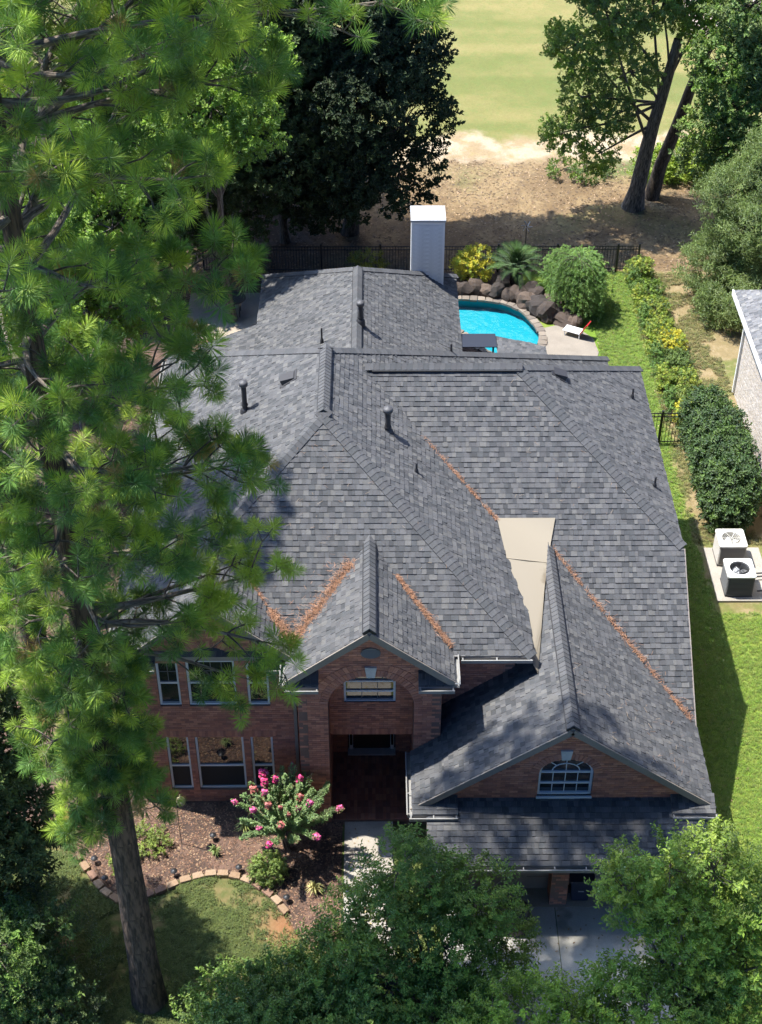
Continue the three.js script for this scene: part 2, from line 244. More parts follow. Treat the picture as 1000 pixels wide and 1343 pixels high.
function roofPlane(pts, o = {}) {
  const dk = o.deck ?? deckMB;
  const { n, u, v } = planeBasis(pts), d = n.dot(pts[0]), rnd = RNG(Math.round(1000 * (Math.abs(d) + pts[0].x * 3 + pts[1].z * 7) + 1e5));
  const q = pts.map(p => [p.dot(u), p.dot(v)]);
  const at = (a, b, h) => u.clone().multiplyScalar(a).addScaledVector(v, b).addScaledVector(n, d + h);
  const span = y => { let a = 1e9, b = -1e9; for (let i = 0; i < q.length; i++) { const A = q[i], B = q[(i + 1) % q.length]; if ((A[1] - y) * (B[1] - y) <= 0 && A[1] !== B[1]) { const x = A[0] + (B[0] - A[0]) * (y - A[1]) / (B[1] - A[1]); a = Math.min(a, x); b = Math.max(b, x); } } return a > b ? null : [a, b]; };
  const v0 = Math.min(...q.map(a => a[1])), v1 = Math.max(...q.map(a => a[1]));
  const ph = (o.phase ?? 0);
  for (let k = Math.floor((v0 - ph) / EX); k * EX + ph < v1; k++) {
    const a = Math.max(k * EX + ph, v0 + 1e-4), b = Math.min(k * EX + ph + EX, v1 - 1e-4); if (b - a < 0.01) continue;
    const s0 = span(a), s1 = span(b); if (!s0 || !s1) continue;
    let x = Math.min(s0[0], s1[0]) - rnd() * 0.3; const xe = Math.max(s0[1], s1[1]); let last = -1;
    while (x < xe) {
      const w = 0.07 + rnd() * 0.125, x2 = x + w; let ti = Math.floor(rnd() * shTones.length); if (ti === last) ti = (ti + 1) % shTones.length; last = ti;
      const th = [0.012, 0.02, 0.028][Math.floor(rnd() * 3)];
      const c = [clamp(x, s0[0], s0[1]), clamp(x2, s0[0], s0[1]), clamp(x2, s1[0], s1[1]), clamp(x, s1[0], s1[1])];
      if (c[1] - c[0] > 0.005 || c[2] - c[3] > 0.005) {
        const full = c[0] === x && c[1] === x2 && c[2] === x2 && c[3] === x && b - a > EX * 0.98;
        (o.tabs ?? tabs).push({ at, c, a, b, th, ti, full, n, u, v, w, size: o.pick && full ? pxSize(at(x, a, 0)) : 0 });
      }
      x = x2 + 0.004;
    }
  }
  // deck below the shingles with a drop edge
  const T = o.thick ?? 0.13, top = pts.map(p => p.clone().addScaledVector(n, -0.004)), bot = pts.map(p => p.clone().add(V(0, -T, 0)));
  const cw = n.dot(new THREE.Vector3().crossVectors(pts[1].clone().sub(pts[0]), pts[2].clone().sub(pts[0]))) > 0;
  for (let i = 1; i < pts.length - 1; i++) { cw ? dk.tri(top[0], top[i], top[i + 1]) : dk.tri(top[0], top[i + 1], top[i]); cw ? dk.tri(bot[0], bot[i + 1], bot[i]) : dk.tri(bot[0], bot[i], bot[i + 1]); }
  for (let i = 0; i < pts.length; i++) { const j = (i + 1) % pts.length; cw ? dk.quad(bot[i], bot[j], top[j], top[i]) : dk.quad(bot[j], bot[i], top[i], top[j]); }
}
function emitTab(f, t, i, gain = 1) {
  const j = (0.9 + 0.2 * hash(i, 3, 5)) * gain, k = shTones[t.ti].map(x => x * j);
  const A = t.at(t.c[0], t.a, t.th), B = t.at(t.c[1], t.a, t.th), C = t.at(t.c[2], t.b + 0.02, 0.002), D = t.at(t.c[3], t.b + 0.02, 0.002), A0 = t.at(t.c[0], t.a, 0), B0 = t.at(t.c[1], t.a, 0);
  f.quad(A, B, C, D, k); f.quad(A0, B0, B, A, k); f.tri(A0, A, D, k); f.tri(B0, C, B, k);
}
// ---- roof geometry
const RX = -1.33, RH = 9.05, PM = 0.692, EH = 5.5;
const mF = V(RX, RH, -5.01), mB = V(RX, RH, -8.0), cFR = V(3.8, EH, 0.12), cFL = V(-6.46, EH, 0.12), cBR = V(3.8, EH, -13.13), cBL = V(-6.46, EH, -13.13);
const tR = V(7.97, RH - PM * 9.3, -17.3), tL = V(-6.46, RH - PM * 9.3, -17.3);
roofPlane([cFL, cFR, mF], { pick: 1 });                                  // main, front
roofPlane([cFR, cBR, mB, mF]);                                           // main, right
roofPlane([V(3.8, EH, -10), V(7.97, tR.y, -11), tR, cBR]);               // main, right, lower
roofPlane([cFL, mF, mB, cBL]);                                           // main, left
roofPlane([mB, cBL, tL, tR]);                                            // main, rear
const PR = 0.68, rL = V(-0.35, 8.365, -8.15), rR = V(3.9, 8.365, -8.15), hB = V(8.1, EH, -3.94), hA = V(8.1, EH, -12.36);
const rk = V(8.1, 2.82, 0.0);
roofPlane([rL, rR, hB, rk, V(3.8, EH, -3.94)], { pick: 1 });             // right wing, front
roofPlane([rR, hB, hA]);                                                 // right wing, hip end
roofPlane([rR, rL, V(3.8, EH, -12.36), hA]);                             // right wing, rear
const gF = V(4.52, 5.53, 2.5), gB = V(4.52, 5.53, -3.98), gp = 0.755;
const gy = x => 5.53 - gp * Math.abs(x - 4.52);
roofPlane([gF, gB, V(8.15, gy(8.15), 0.0), V(8.15, gy(8.15), 2.5)], { pick: 1 });     // garage gable, right
roofPlane([gF, V(4.52, 5.53, -0.3), V(1.6, gy(1.6), -0.3), V(1.6, gy(1.6), 2.5)], { pick: 1 });
roofPlane([V(1.6, gy(1.6), 0.72), V(1.6, gy(1.6), 2.5), V(0.85, gy(0.85), 2.5), V(0.85, gy(0.85), 0.72)], { pick: 1 });
roofPlane([V(4.52, 5.53, -0.3), gB, V(3.45, gy(3.45), -3.98), V(3.45, gy(3.45), -0.3)]);
const TX = -0.16, TH = 7.17, tp = 0.8, ty = x => TH - tp * Math.abs(x - TX);
const tF = V(TX, TH, 1.0), tB = V(TX, TH, 0.12 - (TH - EH) / PM);
roofPlane([tF, tB, V(1.86, ty(1.86), 0.05), V(1.86, ty(1.86), 1.0)], { pick: 1 });    // entry gable
roofPlane([tF, V(-2.18, ty(-2.18), 1.0), V(-2.18, ty(-2.18), 0.05), tB], { pick: 1 });
const LX = -4.05, LH = 7.38, lp = 0.85, ly = x => LH - lp * Math.abs(x - LX);
const lF = V(LX, LH, 0.3), lB = V(LX, LH, 0.12 - (LH - EH) / PM);
roofPlane([lF, lB, V(-1.85, ly(-1.85), 0.15), V(-1.85, ly(-1.85), 0.3)]);             // window gable
roofPlane([lF, V(-6.35, ly(-6.35), 0.3), V(-6.35, ly(-6.35), 0.15), lB]);
roofPlane([V(1.2, 2.86, 2.3), V(7.95, 2.86, 2.3), V(7.95, 2.24, 3.85), V(1.2, 2.24, 3.85)], { pick: 1, thick: 0.08 });   // garage lean-to
roofPlane([V(0.85, 2.98, 2.3), V(1.95, 2.98, 2.3), V(1.95, 2.76, 2.72), V(0.85, 2.76, 2.72)], { thick: 0.08 });          // eave returns
roofPlane([V(7.1, 2.98, 2.3), V(8.15, 2.98, 2.3), V(8.15, 2.76, 2.72), V(7.1, 2.76, 2.72)], { thick: 0.08 });
roofPlane([V(-2.18, 5.62, 0.7), V(-1.38, 5.62, 0.7), V(-1.38, 5.42, 1.06), V(-2.18, 5.42, 1.06)], { thick: 0.08 });
roofPlane([V(1.0, 5.62, 0.7), V(1.86, 5.62, 0.7), V(1.86, 5.42, 1.06), V(1.0, 5.42, 1.06)], { thick: 0.08 });
roofPlane([V(-6.35, 5.55, 0.02), V(-5.35, 5.55, 0.02), V(-5.35, 5.4, 0.36), V(-6.35, 5.4, 0.36)], { thick: 0.08 });
roofPlane([V(-2.75, 5.55, 0.02), V(-2.0, 5.55, 0.02), V(-2.0, 5.4, 0.36), V(-2.75, 5.4, 0.36)], { thick: 0.08 });
const WX = -0.6, WE = 2.9, WP = 0.667, wH = WE + 3.58 * WP;
const wF = V(WX, wH, -12.5), wB = V(WX, wH, -18.82);
roofPlane([wF, wB, V(WX + 3.58, WE, -22.4), V(WX + 3.58, WE, -12.5)]);                // rear wing
roofPlane([wF, V(WX - 3.58, WE, -12.5), V(WX - 3.58, WE, -22.4), wB]);
roofPlane([wB, V(WX - 3.58, WE, -22.4), V(WX + 3.58, WE, -22.4)]);
roofPlane([V(-4.2, 2.885, -19.05), V(-6.3, 2.0, -19.05), V(-6.3, 2.0, -13), V(-4.2, 2.885, -13)]);
roofPlane([V(4.2, 2.72, -18.5), V(5.9, 2.70, -17.9), V(5.9, 2.86, -17.0), V(4.2, 2.9, -17.0)], { thick: 0.08 });
deckMB.c.fill(1);
const roof = part('roof', deckMB.geo(), mat(0.222, 0.192, 0.163, { roughness: 0.7 }), house);
{
  const f = new MB(); tabs.sort((a, b) => b.size - a.size);
  // unit tab: width x, depth y (up slope), height z
  const unit = new MB(); { const a = V(0, 0, 1), b = V(1, 0, 1), c = V(1, 1, 0.1), d = V(0, 1, 0.1), a0 = V(0, 0, 0), b0 = V(1, 0, 0); unit.quad(a, b, c, d); unit.quad(a0, b0, b, a); unit.tri(a0, a, d); unit.tri(b0, c, b); }
  const ug = unit.geo(); const mats = shTones.map(t => mat(...t, { roughness: 0.93, map: M.shingleV.map, bumpMap: M.shingleV.bumpMap, bumpScale: 0.004 }));
  tabs.forEach((t, i) => {
    if (i < 300 && t.size > 0) {
      const m = part('shingle', ug, mats[t.ti], roof), P = t.at(t.c[0], t.a, 0);
      m.matrixAutoUpdate = true; const B = new THREE.Matrix4().makeBasis(t.u, t.v, t.n); m.quaternion.setFromRotationMatrix(B); m.position.copy(P); m.scale.set(t.w, t.b - t.a + 0.02, t.th);
    } else {
      emitTab(f, t, i);
    }
  });
  part('shingle_field', f.geo(), M.shingleV, roof, { kind: 'stuff' });
}
// ---- ridge and hip caps
let capCount = 0; const capRest = [];
const capMats = [1, 2, 5, 6].map(i => mat(...shTones[i], { roughness: 0.93, map: M.shingleV.map, bumpMap: M.shingleV.bumpMap, bumpScale: 0.004 }));
function caps(lo, hi, nA, nB, single = true, vent = false) {
  const d = hi.clone().sub(lo), L = d.length(); d.normalize(); const sp = 0.15, hw = 0.185, len = 0.24;
  const mid = nA.clone().add(nB).normalize();
  const side = n => { const s = new THREE.Vector3().crossVectors(d, n).normalize(); return s.dot(n.clone().setY(0)) < 0 ? s.negate() : s; };
  let sA = new THREE.Vector3().crossVectors(d, nA).normalize(), sB = new THREE.Vector3().crossVectors(d, nB).normalize();
  if (sA.dot(nB) > 0) sA.negate(); if (sB.dot(nA) > 0) sB.negate();
  const m = new MB(), p = (s, t, h) => d.clone().multiplyScalar(t).addScaledVector(s ?? d, s ? hw : 0).addScaledVector(mid, h);
  const h0 = 0.06, h1 = 0.04;
  for (const [s, n, f] of [[sA, nA, 1], [sB, nB, -1]]) {
    const a = p(null, 0, h0), b = p(s, 0, h0 - 0.012), c = p(s, len, h1 - 0.012), e = p(null, len, h1), b0 = p(s, 0, 0.018), a0 = p(null, 0, 0.018), c0 = p(s, len, 0.014);
    m.quad(a, b, c, e); m.quad(a, a0, b0, b); m.quad(b, b0, c0, c);
  }
  if (vent) { // ridge vent: a dark slotted strip that lifts the caps off the roof
    const b = new MB(); for (const [s, n] of [[sA, nA], [sB, nB]]) { const o = lo.clone(), e = d.clone().multiplyScalar(L), w2 = s.clone().multiplyScalar(hw * 0.9), h = n.clone().multiplyScalar(0.065); new THREE.Vector3().crossVectors(e, w2).dot(h) > 0 ? b.hexa(o, e, w2, h) : b.hexa(o, w2, e, h); }
    part('ridge_vent', b.geo(), M.black, roof); lo = lo.clone().addScaledVector(mid, 0.05);
  }
  const g = m.geo();
  for (let t = 0; t < L - 0.05; t += sp) {
    const P = lo.clone().addScaledVector(d, t);
    if (single && capCount < 300) { capCount++; part('ridge_cap', g, capMats[Math.floor(hash(capCount, 2, 8) * 4)], roof).position.copy(P); }
    else { const c = g.clone().translate(P.x, P.y, P.z); const k = shTones[[1, 2, 5, 6][Math.floor(hash(capRest.length, 5, 8) * 4)]]; const col = c.attributes.color; for (let i = 0; i < col.count; i++) col.setXYZ(i, ...k); capRest.push(c); }
  }
}
const nrm = (x, y, z) => V(x, y, z).normalize();
const nF = nrm(0, 1, PM), nR = nrm(PM, 1, 0), nL = nrm(-PM, 1, 0), nBk = nrm(0, 1, -PM);
caps(cFR, mF, nF, nR); caps(V(-4.6, 6.76, -1.74), mF, nF, nL);
caps(mF.clone().add(V(0, 0.03, 0)), mB.clone().add(V(0, 0.03, 0)), nR, nL, true, true);
caps(hB, rR, nrm(0, 1, PR), nrm(PR, 1, 0));
caps(rR.clone().add(V(0.1, 0.02, 0)), V(-0.1, 8.385, -8.15), nrm(0, 1, PR), nrm(0, 1, -PR), true, true);
caps(gF.clone().add(V(0, 0.02, 0.02)), gB, nrm(gp, 1, 0), nrm(-gp, 1, 0), true, true);
caps(tF.clone().add(V(0, 0.02, 0.02)), tB, nrm(tp, 1, 0), nrm(-tp, 1, 0), true, true);
caps(lF.clone().add(V(0, 0.02, 0.02)), lB, nrm(lp, 1, 0), nrm(-lp, 1, 0), false);
caps(wB, V(WX, wH, -13.4), nrm(WP, 1, 0), nrm(-WP, 1, 0), false, true);
caps(tR, mB, nR, nBk, false); caps(cBL, mB, nL, nBk, false); caps(hA, rR, nrm(PR, 1, 0), nrm(0, 1, -PR), false);
caps(V(WX + 3.58, WE, -22.4), wB, nrm(WP, 1, 0), nrm(0, 1, -WP), false); caps(V(WX - 3.58, WE, -22.4), wB, nrm(-WP, 1, 0), nrm(0, 1, -WP), false);
part('ridge_cap_field', mergeGeometries(capRest), M.shingleV, roof, { kind: 'stuff' });
// ---- cricket: the pale membrane between the main roof and the garage gable
{
  const m = new MB(), a = V(3.2, 5.985, -4.55), b = V(4.74, 5.985, -4.55), c = V(4.6, 5.62, -4.0), d = V(3.92, 5.12, 0.35), e = V(3.74, 5.40, 0.12);
  const top = [a, b, c, V(4.3, 5.47, -2.4), d, e], idx = [0, 2, 1, 0, 3, 2, 0, 5, 3, 5, 4, 3];
  const mg = new THREE.BufferGeometry(); mg.setAttribute('position', new THREE.Float32BufferAttribute(top.flatMap(p => [p.x, p.y, p.z]), 3)); mg.setIndex(idx); mg.computeVertexNormals(); metricUV(mg);
  const membrane = tex(256, (u, v) => { const st = sstep(0.55, 0.75, tfbm(u, v, 5, 4, 77)), r = sstep(0.66, 0.76, tfbm(u, v, 4, 4, 87)); return [0.525 - 0.105 * st + 0.02 * r, 0.49 - 0.11 * st - 0.1 * r, 0.425 - 0.11 * st - 0.17 * r]; });
  const mm = new THREE.MeshStandardMaterial({ map: rep(membrane, 0.45), roughness: 0.8 }), mem = part('roof_membrane', mg, mm, house);
  const L0 = [a, e], R0 = [b.clone().lerp(c, 0.6), d], up = V(0, 0.006, 0);
  for (const t of [0.3, 0.65]) { const s0 = a.clone().lerp(e, t).add(up), s1 = (t < 0.5 ? c.clone().lerp(V(4.3, 5.46, -2.4), (t - 0.13) / 0.37) : V(4.3, 5.46, -2.4).lerp(d, (t - 0.5) / 0.5)).add(up); part('membrane_seam', new MB().bar(s0, s1, 0.04, 0.004).geo(), mm, mem); }
}
// ---- brick walls
const brTones = [[0.462, 0.191, 0.122], [0.511, 0.209, 0.128], [0.400, 0.165, 0.111], [0.562, 0.248, 0.157], [0.448, 0.199, 0.139], [0.324, 0.139, 0.100]];
const brickMB = new MB(), brickUnit = new THREE.BoxGeometry(1, 1, 1), brickMats = brTones.map(t => mat(...t, { map: M.brickV.map, bumpMap: M.brickV.bumpMap, bumpScale: 0.003 }));
let brickCount = 0; const BH = 0.076, BL = 0.21;
function wallBasis(x, z, dir) { const d = V(dir[0], 0, dir[1]).normalize(), n = new THREE.Vector3().crossVectors(d, V(0, 1, 0)); return { o: V(x, 0, z), d, n, at: (u, y, w) => V(x, 0, z).addScaledVector(d, u).add(V(0, y, 0)).addScaledVector(n, w), m: new THREE.Matrix4().makeBasis(d, V(0, 1, 0), n).setPosition(x, 0, z) }; }
// outline and holes in (u, y) on the wall; u runs along dir from (x, z)
function brickWall(x, z, dir, outline, holes = [], o = {}) {
  const B = wallBasis(x, z, dir), th = o.thick ?? 0.22;
  const sh = new THREE.Shape(outline.map(a => new THREE.Vector2(...a))); for (const h of holes) sh.holes.push(new THREE.Path(h.map(a => new THREE.Vector2(...a))));
  const g = new THREE.ExtrudeGeometry(sh, { depth: th, bevelEnabled: false }).translate(0, 0, -th - 0.008).applyMatrix4(B.m); g.computeVertexNormals(); metricUV(g);
  const w = part('wall', g, o.mortar ?? M.mortar, o.parent ?? house), mb = o.mb ?? brickMB, tones = o.tones ?? brTones;
  const loops = [outline, ...holes], rnd = RNG(Math.round(Math.abs(x * 771 + z * 331)) + 17);
  const y0 = Math.min(...outline.map(a => a[1])), y1 = Math.max(...outline.map(a => a[1]));
  for (let r = Math.floor(y0 / BH); r * BH < y1; r++) {
    const ym = (r + 0.5) * BH, xs = [];
    for (const l of loops) for (let i = 0; i < l.length; i++) { const a = l[i], b = l[(i + 1) % l.length]; if ((a[1] <= ym) !== (b[1] <= ym)) xs.push(a[0] + (b[0] - a[0]) * (ym - a[1]) / (b[1] - a[1])); }
    xs.sort((a, b) => a - b);
    for (let i = 0; i + 1 < xs.length; i += 2) {
      let u = Math.floor(xs[i] / BL) * BL + (r % 2 ? BL / 2 : 0) - BL;
      for (; u < xs[i + 1]; u += BL) {
        const a = Math.max(u, xs[i]) + 0.004, b = Math.min(u + BL, xs[i + 1]) - 0.004; if (b - a < 0.02) continue;
        const ya = Math.max(r * BH + 0.004, y0), yb = (r + 1) * BH - 0.004, ti = Math.floor(rnd() * brTones.length), pr = (rnd() - 0.5) * 0.004;
        if (o.pick && brickCount < 300 && o.pick(u, ym)) {
          brickCount++; const m = part('brick', brickUnit, brickMats[ti], w), c = B.at((a + b) / 2, (ya + yb) / 2, -0.02 + pr); m.position.copy(c); m.quaternion.setFromRotationMatrix(new THREE.Matrix4().extractRotation(B.m)); m.scale.set(b - a, yb - ya, 0.04);
        } else {
          const j = 0.88 + 0.24 * rnd(), k = tones[ti].map(t => t * j), q = (s, y, n) => B.at(s, y, n);
          const A = q(a, ya, pr), C = q(b, ya, pr), D = q(b, yb, pr), E = q(a, yb, pr), A1 = q(a, ya, -0.012), C1 = q(b, ya, -0.012), D1 = q(b, yb, -0.012), E1 = q(a, yb, -0.012);
          mb.quad(A, C, D, E, k); mb.quad(E, D, D1, E1, k); mb.quad(A1, C1, C, A, k); mb.quad(A1, A, E, E1, k); mb.quad(C, C1, D1, D, k);
        }
      }
    }
  }
  return { B, w };
}
function archHole(u0, u1, y0, ys, rise, n = 14) { const p = [[u0, y0], [u1, y0]]; const c = (u0 + u1) / 2, r = (u1 - u0) / 2; for (let i = 0; i <= n; i++) { const a = Math.PI * i / n; p.push([c + r * Math.cos(a), ys + rise * Math.sin(a)]); } return p; }
const rectHole = (u0, u1, y0, y1) => [[u0, y0], [u1, y0], [u1, y1], [u0, y1]];
// arch bricks standing on end around an opening, each its own piece
function voussoirs(w, B, uc, ys, rx, ry, a0, a1, n, len = 0.21, proud = 0.012) {
  for (let i = 0; i < n; i++) {
    const a = lerp(a0, a1, (i + 0.5) / n), p = [uc + (rx + len / 2 + 0.01) * Math.cos(a), ys + (ry + len / 2 + 0.01) * Math.sin(a)];
    const arc = Math.abs(a1 - a0) / n * (Math.min(rx, ry) + len * 0.4);
    const m = part('arch_brick', brickUnit, brickMats[Math.floor(hash(i, n, 31) * 6)], w); m.position.copy(B.at(p[0], p[1], proud - 0.03));
    m.quaternion.setFromRotationMatrix(new THREE.Matrix4().extractRotation(B.m)).multiply(new THREE.Quaternion().setFromAxisAngle(V(0, 0, 1), Math.atan2(Math.sin(a) / Math.max(ry, 0.3), Math.cos(a) / rx)));
    m.scale.set(len, arc - 0.008, 0.06);
  }
}
function keystone(w, B, uc, y, wt, wb, h) {
  const s = new THREE.Shape([[-wb / 2, 0], [wb / 2, 0], [wt / 2, h], [-wt / 2, h]].map(a => new THREE.Vector2(...a)));
  part('keystone', new THREE.ExtrudeGeometry(s, { depth: 0.07, bevelEnabled: true, bevelSize: 0.008, bevelThickness: 0.008, bevelSegments: 1 }).translate(uc, y, -0.02).applyMatrix4(B.m), M.stone, w);
}
// a window set back in its opening: frame with panes, sash rail, muntins, sill
function windowUnit(B, u0, u1, y0, y1, o = {}) {
  const back = -(o.back ?? 0.09), f = 0.055, m = new MB(), P = (u, y, w) => B.at(u, y, w), hx = (a, b, c, d, e, g, mb) => mb.hexa(P(a, c, e), B.d.clone().multiplyScalar(b - a), V(0, d - c, 0), B.n.clone().multiplyScalar(g - e));
  hx(u0, u0 + f, y0, y1, back - 0.05, back + 0.03, m); hx(u1 - f, u1, y0, y1, back - 0.05, back + 0.03, m); hx(u0 + f, u1 - f, y0, y0 + f, back - 0.05, back + 0.035, m); hx(u0 + f, u1 - f, y1 - f * 0.8, y1, back - 0.05, back + 0.03, m);
  const win = part('window', m.geo(), M.frame, house);
  const ym = o.split ?? (y0 + y1) / 2;
  const top = new MB(); hx(u0 + f, u1 - f, ym, y1 - f * 0.8, back - 0.03, back - 0.015, top); part('pane', top.geo(), M.pane, win);
  const low = new MB(); hx(u0 + f, u1 - f, y0 + f, ym, back - 0.045, back - 0.03, low); part('pane', low.geo(), M.pane, win);
  if (o.screen) { const sc = new MB(); hx(u0 + f, u1 - f, y0 + f, ym, back - 0.012, back - 0.006, sc); part('insect_screen', sc.geo(), M.screen, win); }
  const rail = new MB(); hx(u0 + f, u1 - f, ym - 0.028, ym + 0.028, back - 0.03, back + 0.02, rail); part('sash_rail', rail.geo(), M.frame, win);
  const mm = (o.muntinMat ?? M.frame);
  for (let i = 1; i < (o.cols ?? 1); i++) { const u = lerp(u0 + f, u1 - f, i / o.cols), b = new MB(); hx(u - 0.01, u + 0.01, o.both ? y0 + f : ym + 0.028, y1 - f, back - 0.015, back - 0.004, b); part('muntin', b.geo(), mm, win); }
  for (let i = 1; i < (o.rows ?? 1); i++) { const y = lerp(ym, y1, i / o.rows), b = new MB(); hx(u0 + f, u1 - f, y - 0.01, y + 0.01, back - 0.015, back - 0.003, b); part('muntin', b.geo(), mm, win); }
  if (o.sill) { const s = new MB(); hx(u0 - 0.02, u1 + 0.02, y0 - 0.07, y0, back - 0.05, 0.03, s); part('sill', s.geo(), o.sillMat ?? M.frame, win); }
  if (o.rise) { // arched light above
    const c = (u0 + u1) / 2, r = (u1 - u0) / 2, arc = (k, off) => { const a = []; for (let i = 0; i <= 16; i++) { const t = Math.PI * i / 16; a.push(new THREE.Vector2(c + (r * k - off) * Math.cos(t), y1 + (o.rise * k - off) * Math.sin(t))); } return a; };
    const ring = new THREE.Shape([...arc(1, 0), ...arc(1, f).reverse()]); part('arch_frame', new THREE.ExtrudeGeometry(ring, { depth: 0.08, bevelEnabled: false }).translate(0, 0, back - 0.05).applyMatrix4(B.m), M.frame, win);
    const gl = new THREE.Shape(arc(1, f * 0.6)); part('pane', new THREE.ExtrudeGeometry(gl, { depth: 0.015, bevelEnabled: false }).translate(0, 0, back - 0.03).applyMatrix4(B.m), M.pane, win);
    if (o.fan) { const r2 = new THREE.Shape([...arc(0.52, 0), ...arc(0.52, 0.025).reverse()]); part('muntin', new THREE.ExtrudeGeometry(r2, { depth: 0.012, bevelEnabled: false }).translate(0, 0, back - 0.014).applyMatrix4(B.m), mm, win);
      for (const t of [0.25, 0.5, 0.75]) { const a = Math.PI * t, b = new MB(), k0 = t === 0.5 ? 0 : 0.5; b.bar(P(c + r * k0 * Math.cos(a), y1 + o.rise * k0 * Math.sin(a), back - 0.008), P(c + r * 0.96 * Math.cos(a), y1 + o.rise * 0.96 * Math.sin(a), back - 0.008), 0.02, 0.012, B.n); part('muntin', b.geo(), mm, win); } }
  }
  return win;
}
const greyMuntin = mat(0.104, 0.111, 0.111, { roughness: 0.5 });
{ // window bay at the left: z = 0
  const o = x => x + 6.1;
  const up = [[o(-5.41), o(-4.87)], [o(-4.67), o(-3.48)], [o(-3.2), o(-2.66)]], lo = [[o(-5.39), o(-4.82)], [o(-4.65), o(-3.41)], [o(-3.23), o(-2.66)]];
  const holes = [rectHole(...up[0], 3.66, 5.17), archHole(...up[1], 3.66, 5.2, 0.52), rectHole(...up[2], 3.66, 5.17), ...lo.map(a => rectHole(...a, 0.49, 2.54))];
  const { B, w } = brickWall(-6.1, 0, [1, 0], [[0, 0], [4.16, 0], [4.16, 5.42], [2.05, 7.2], [0, 5.42]], holes, { pick: (u, y) => y > 2.54 && y < 3.66 && u > 0.5 && u < 4 });
  windowUnit(B, ...up[0], 3.66, 5.17, { cols: 2, rows: 2, split: 4.42, muntinMat: greyMuntin });
  windowUnit(B, ...up[1], 3.66, 5.2, { cols: 4, rows: 2, split: 4.42, muntinMat: greyMuntin, rise: 0.52 });
  windowUnit(B, ...up[2], 3.66, 5.17, { cols: 2, rows: 2, split: 4.42, muntinMat: greyMuntin });
  for (const a of lo) windowUnit(B, ...a, 0.49, 2.54, { split: 1.35, screen: true });
  voussoirs(w, B, (up[1][0] + up[1][1]) / 2, 5.2, 0.6, 0.52, 0.05, Math.PI - 0.05, 21);
  for (const a of lo) for (let i = 0, n = Math.round((a[1] - a[0] + 0.2) / 0.076); i < n; i++) { const m = part('soldier_brick', brickUnit, brickMats[i % 6], w); m.position.copy(B.at(a[0] - 0.1 + (i + 0.5) * 0.076, 2.65, -0.012)); m.scale.set(0.068, 0.2, 0.04); }
}
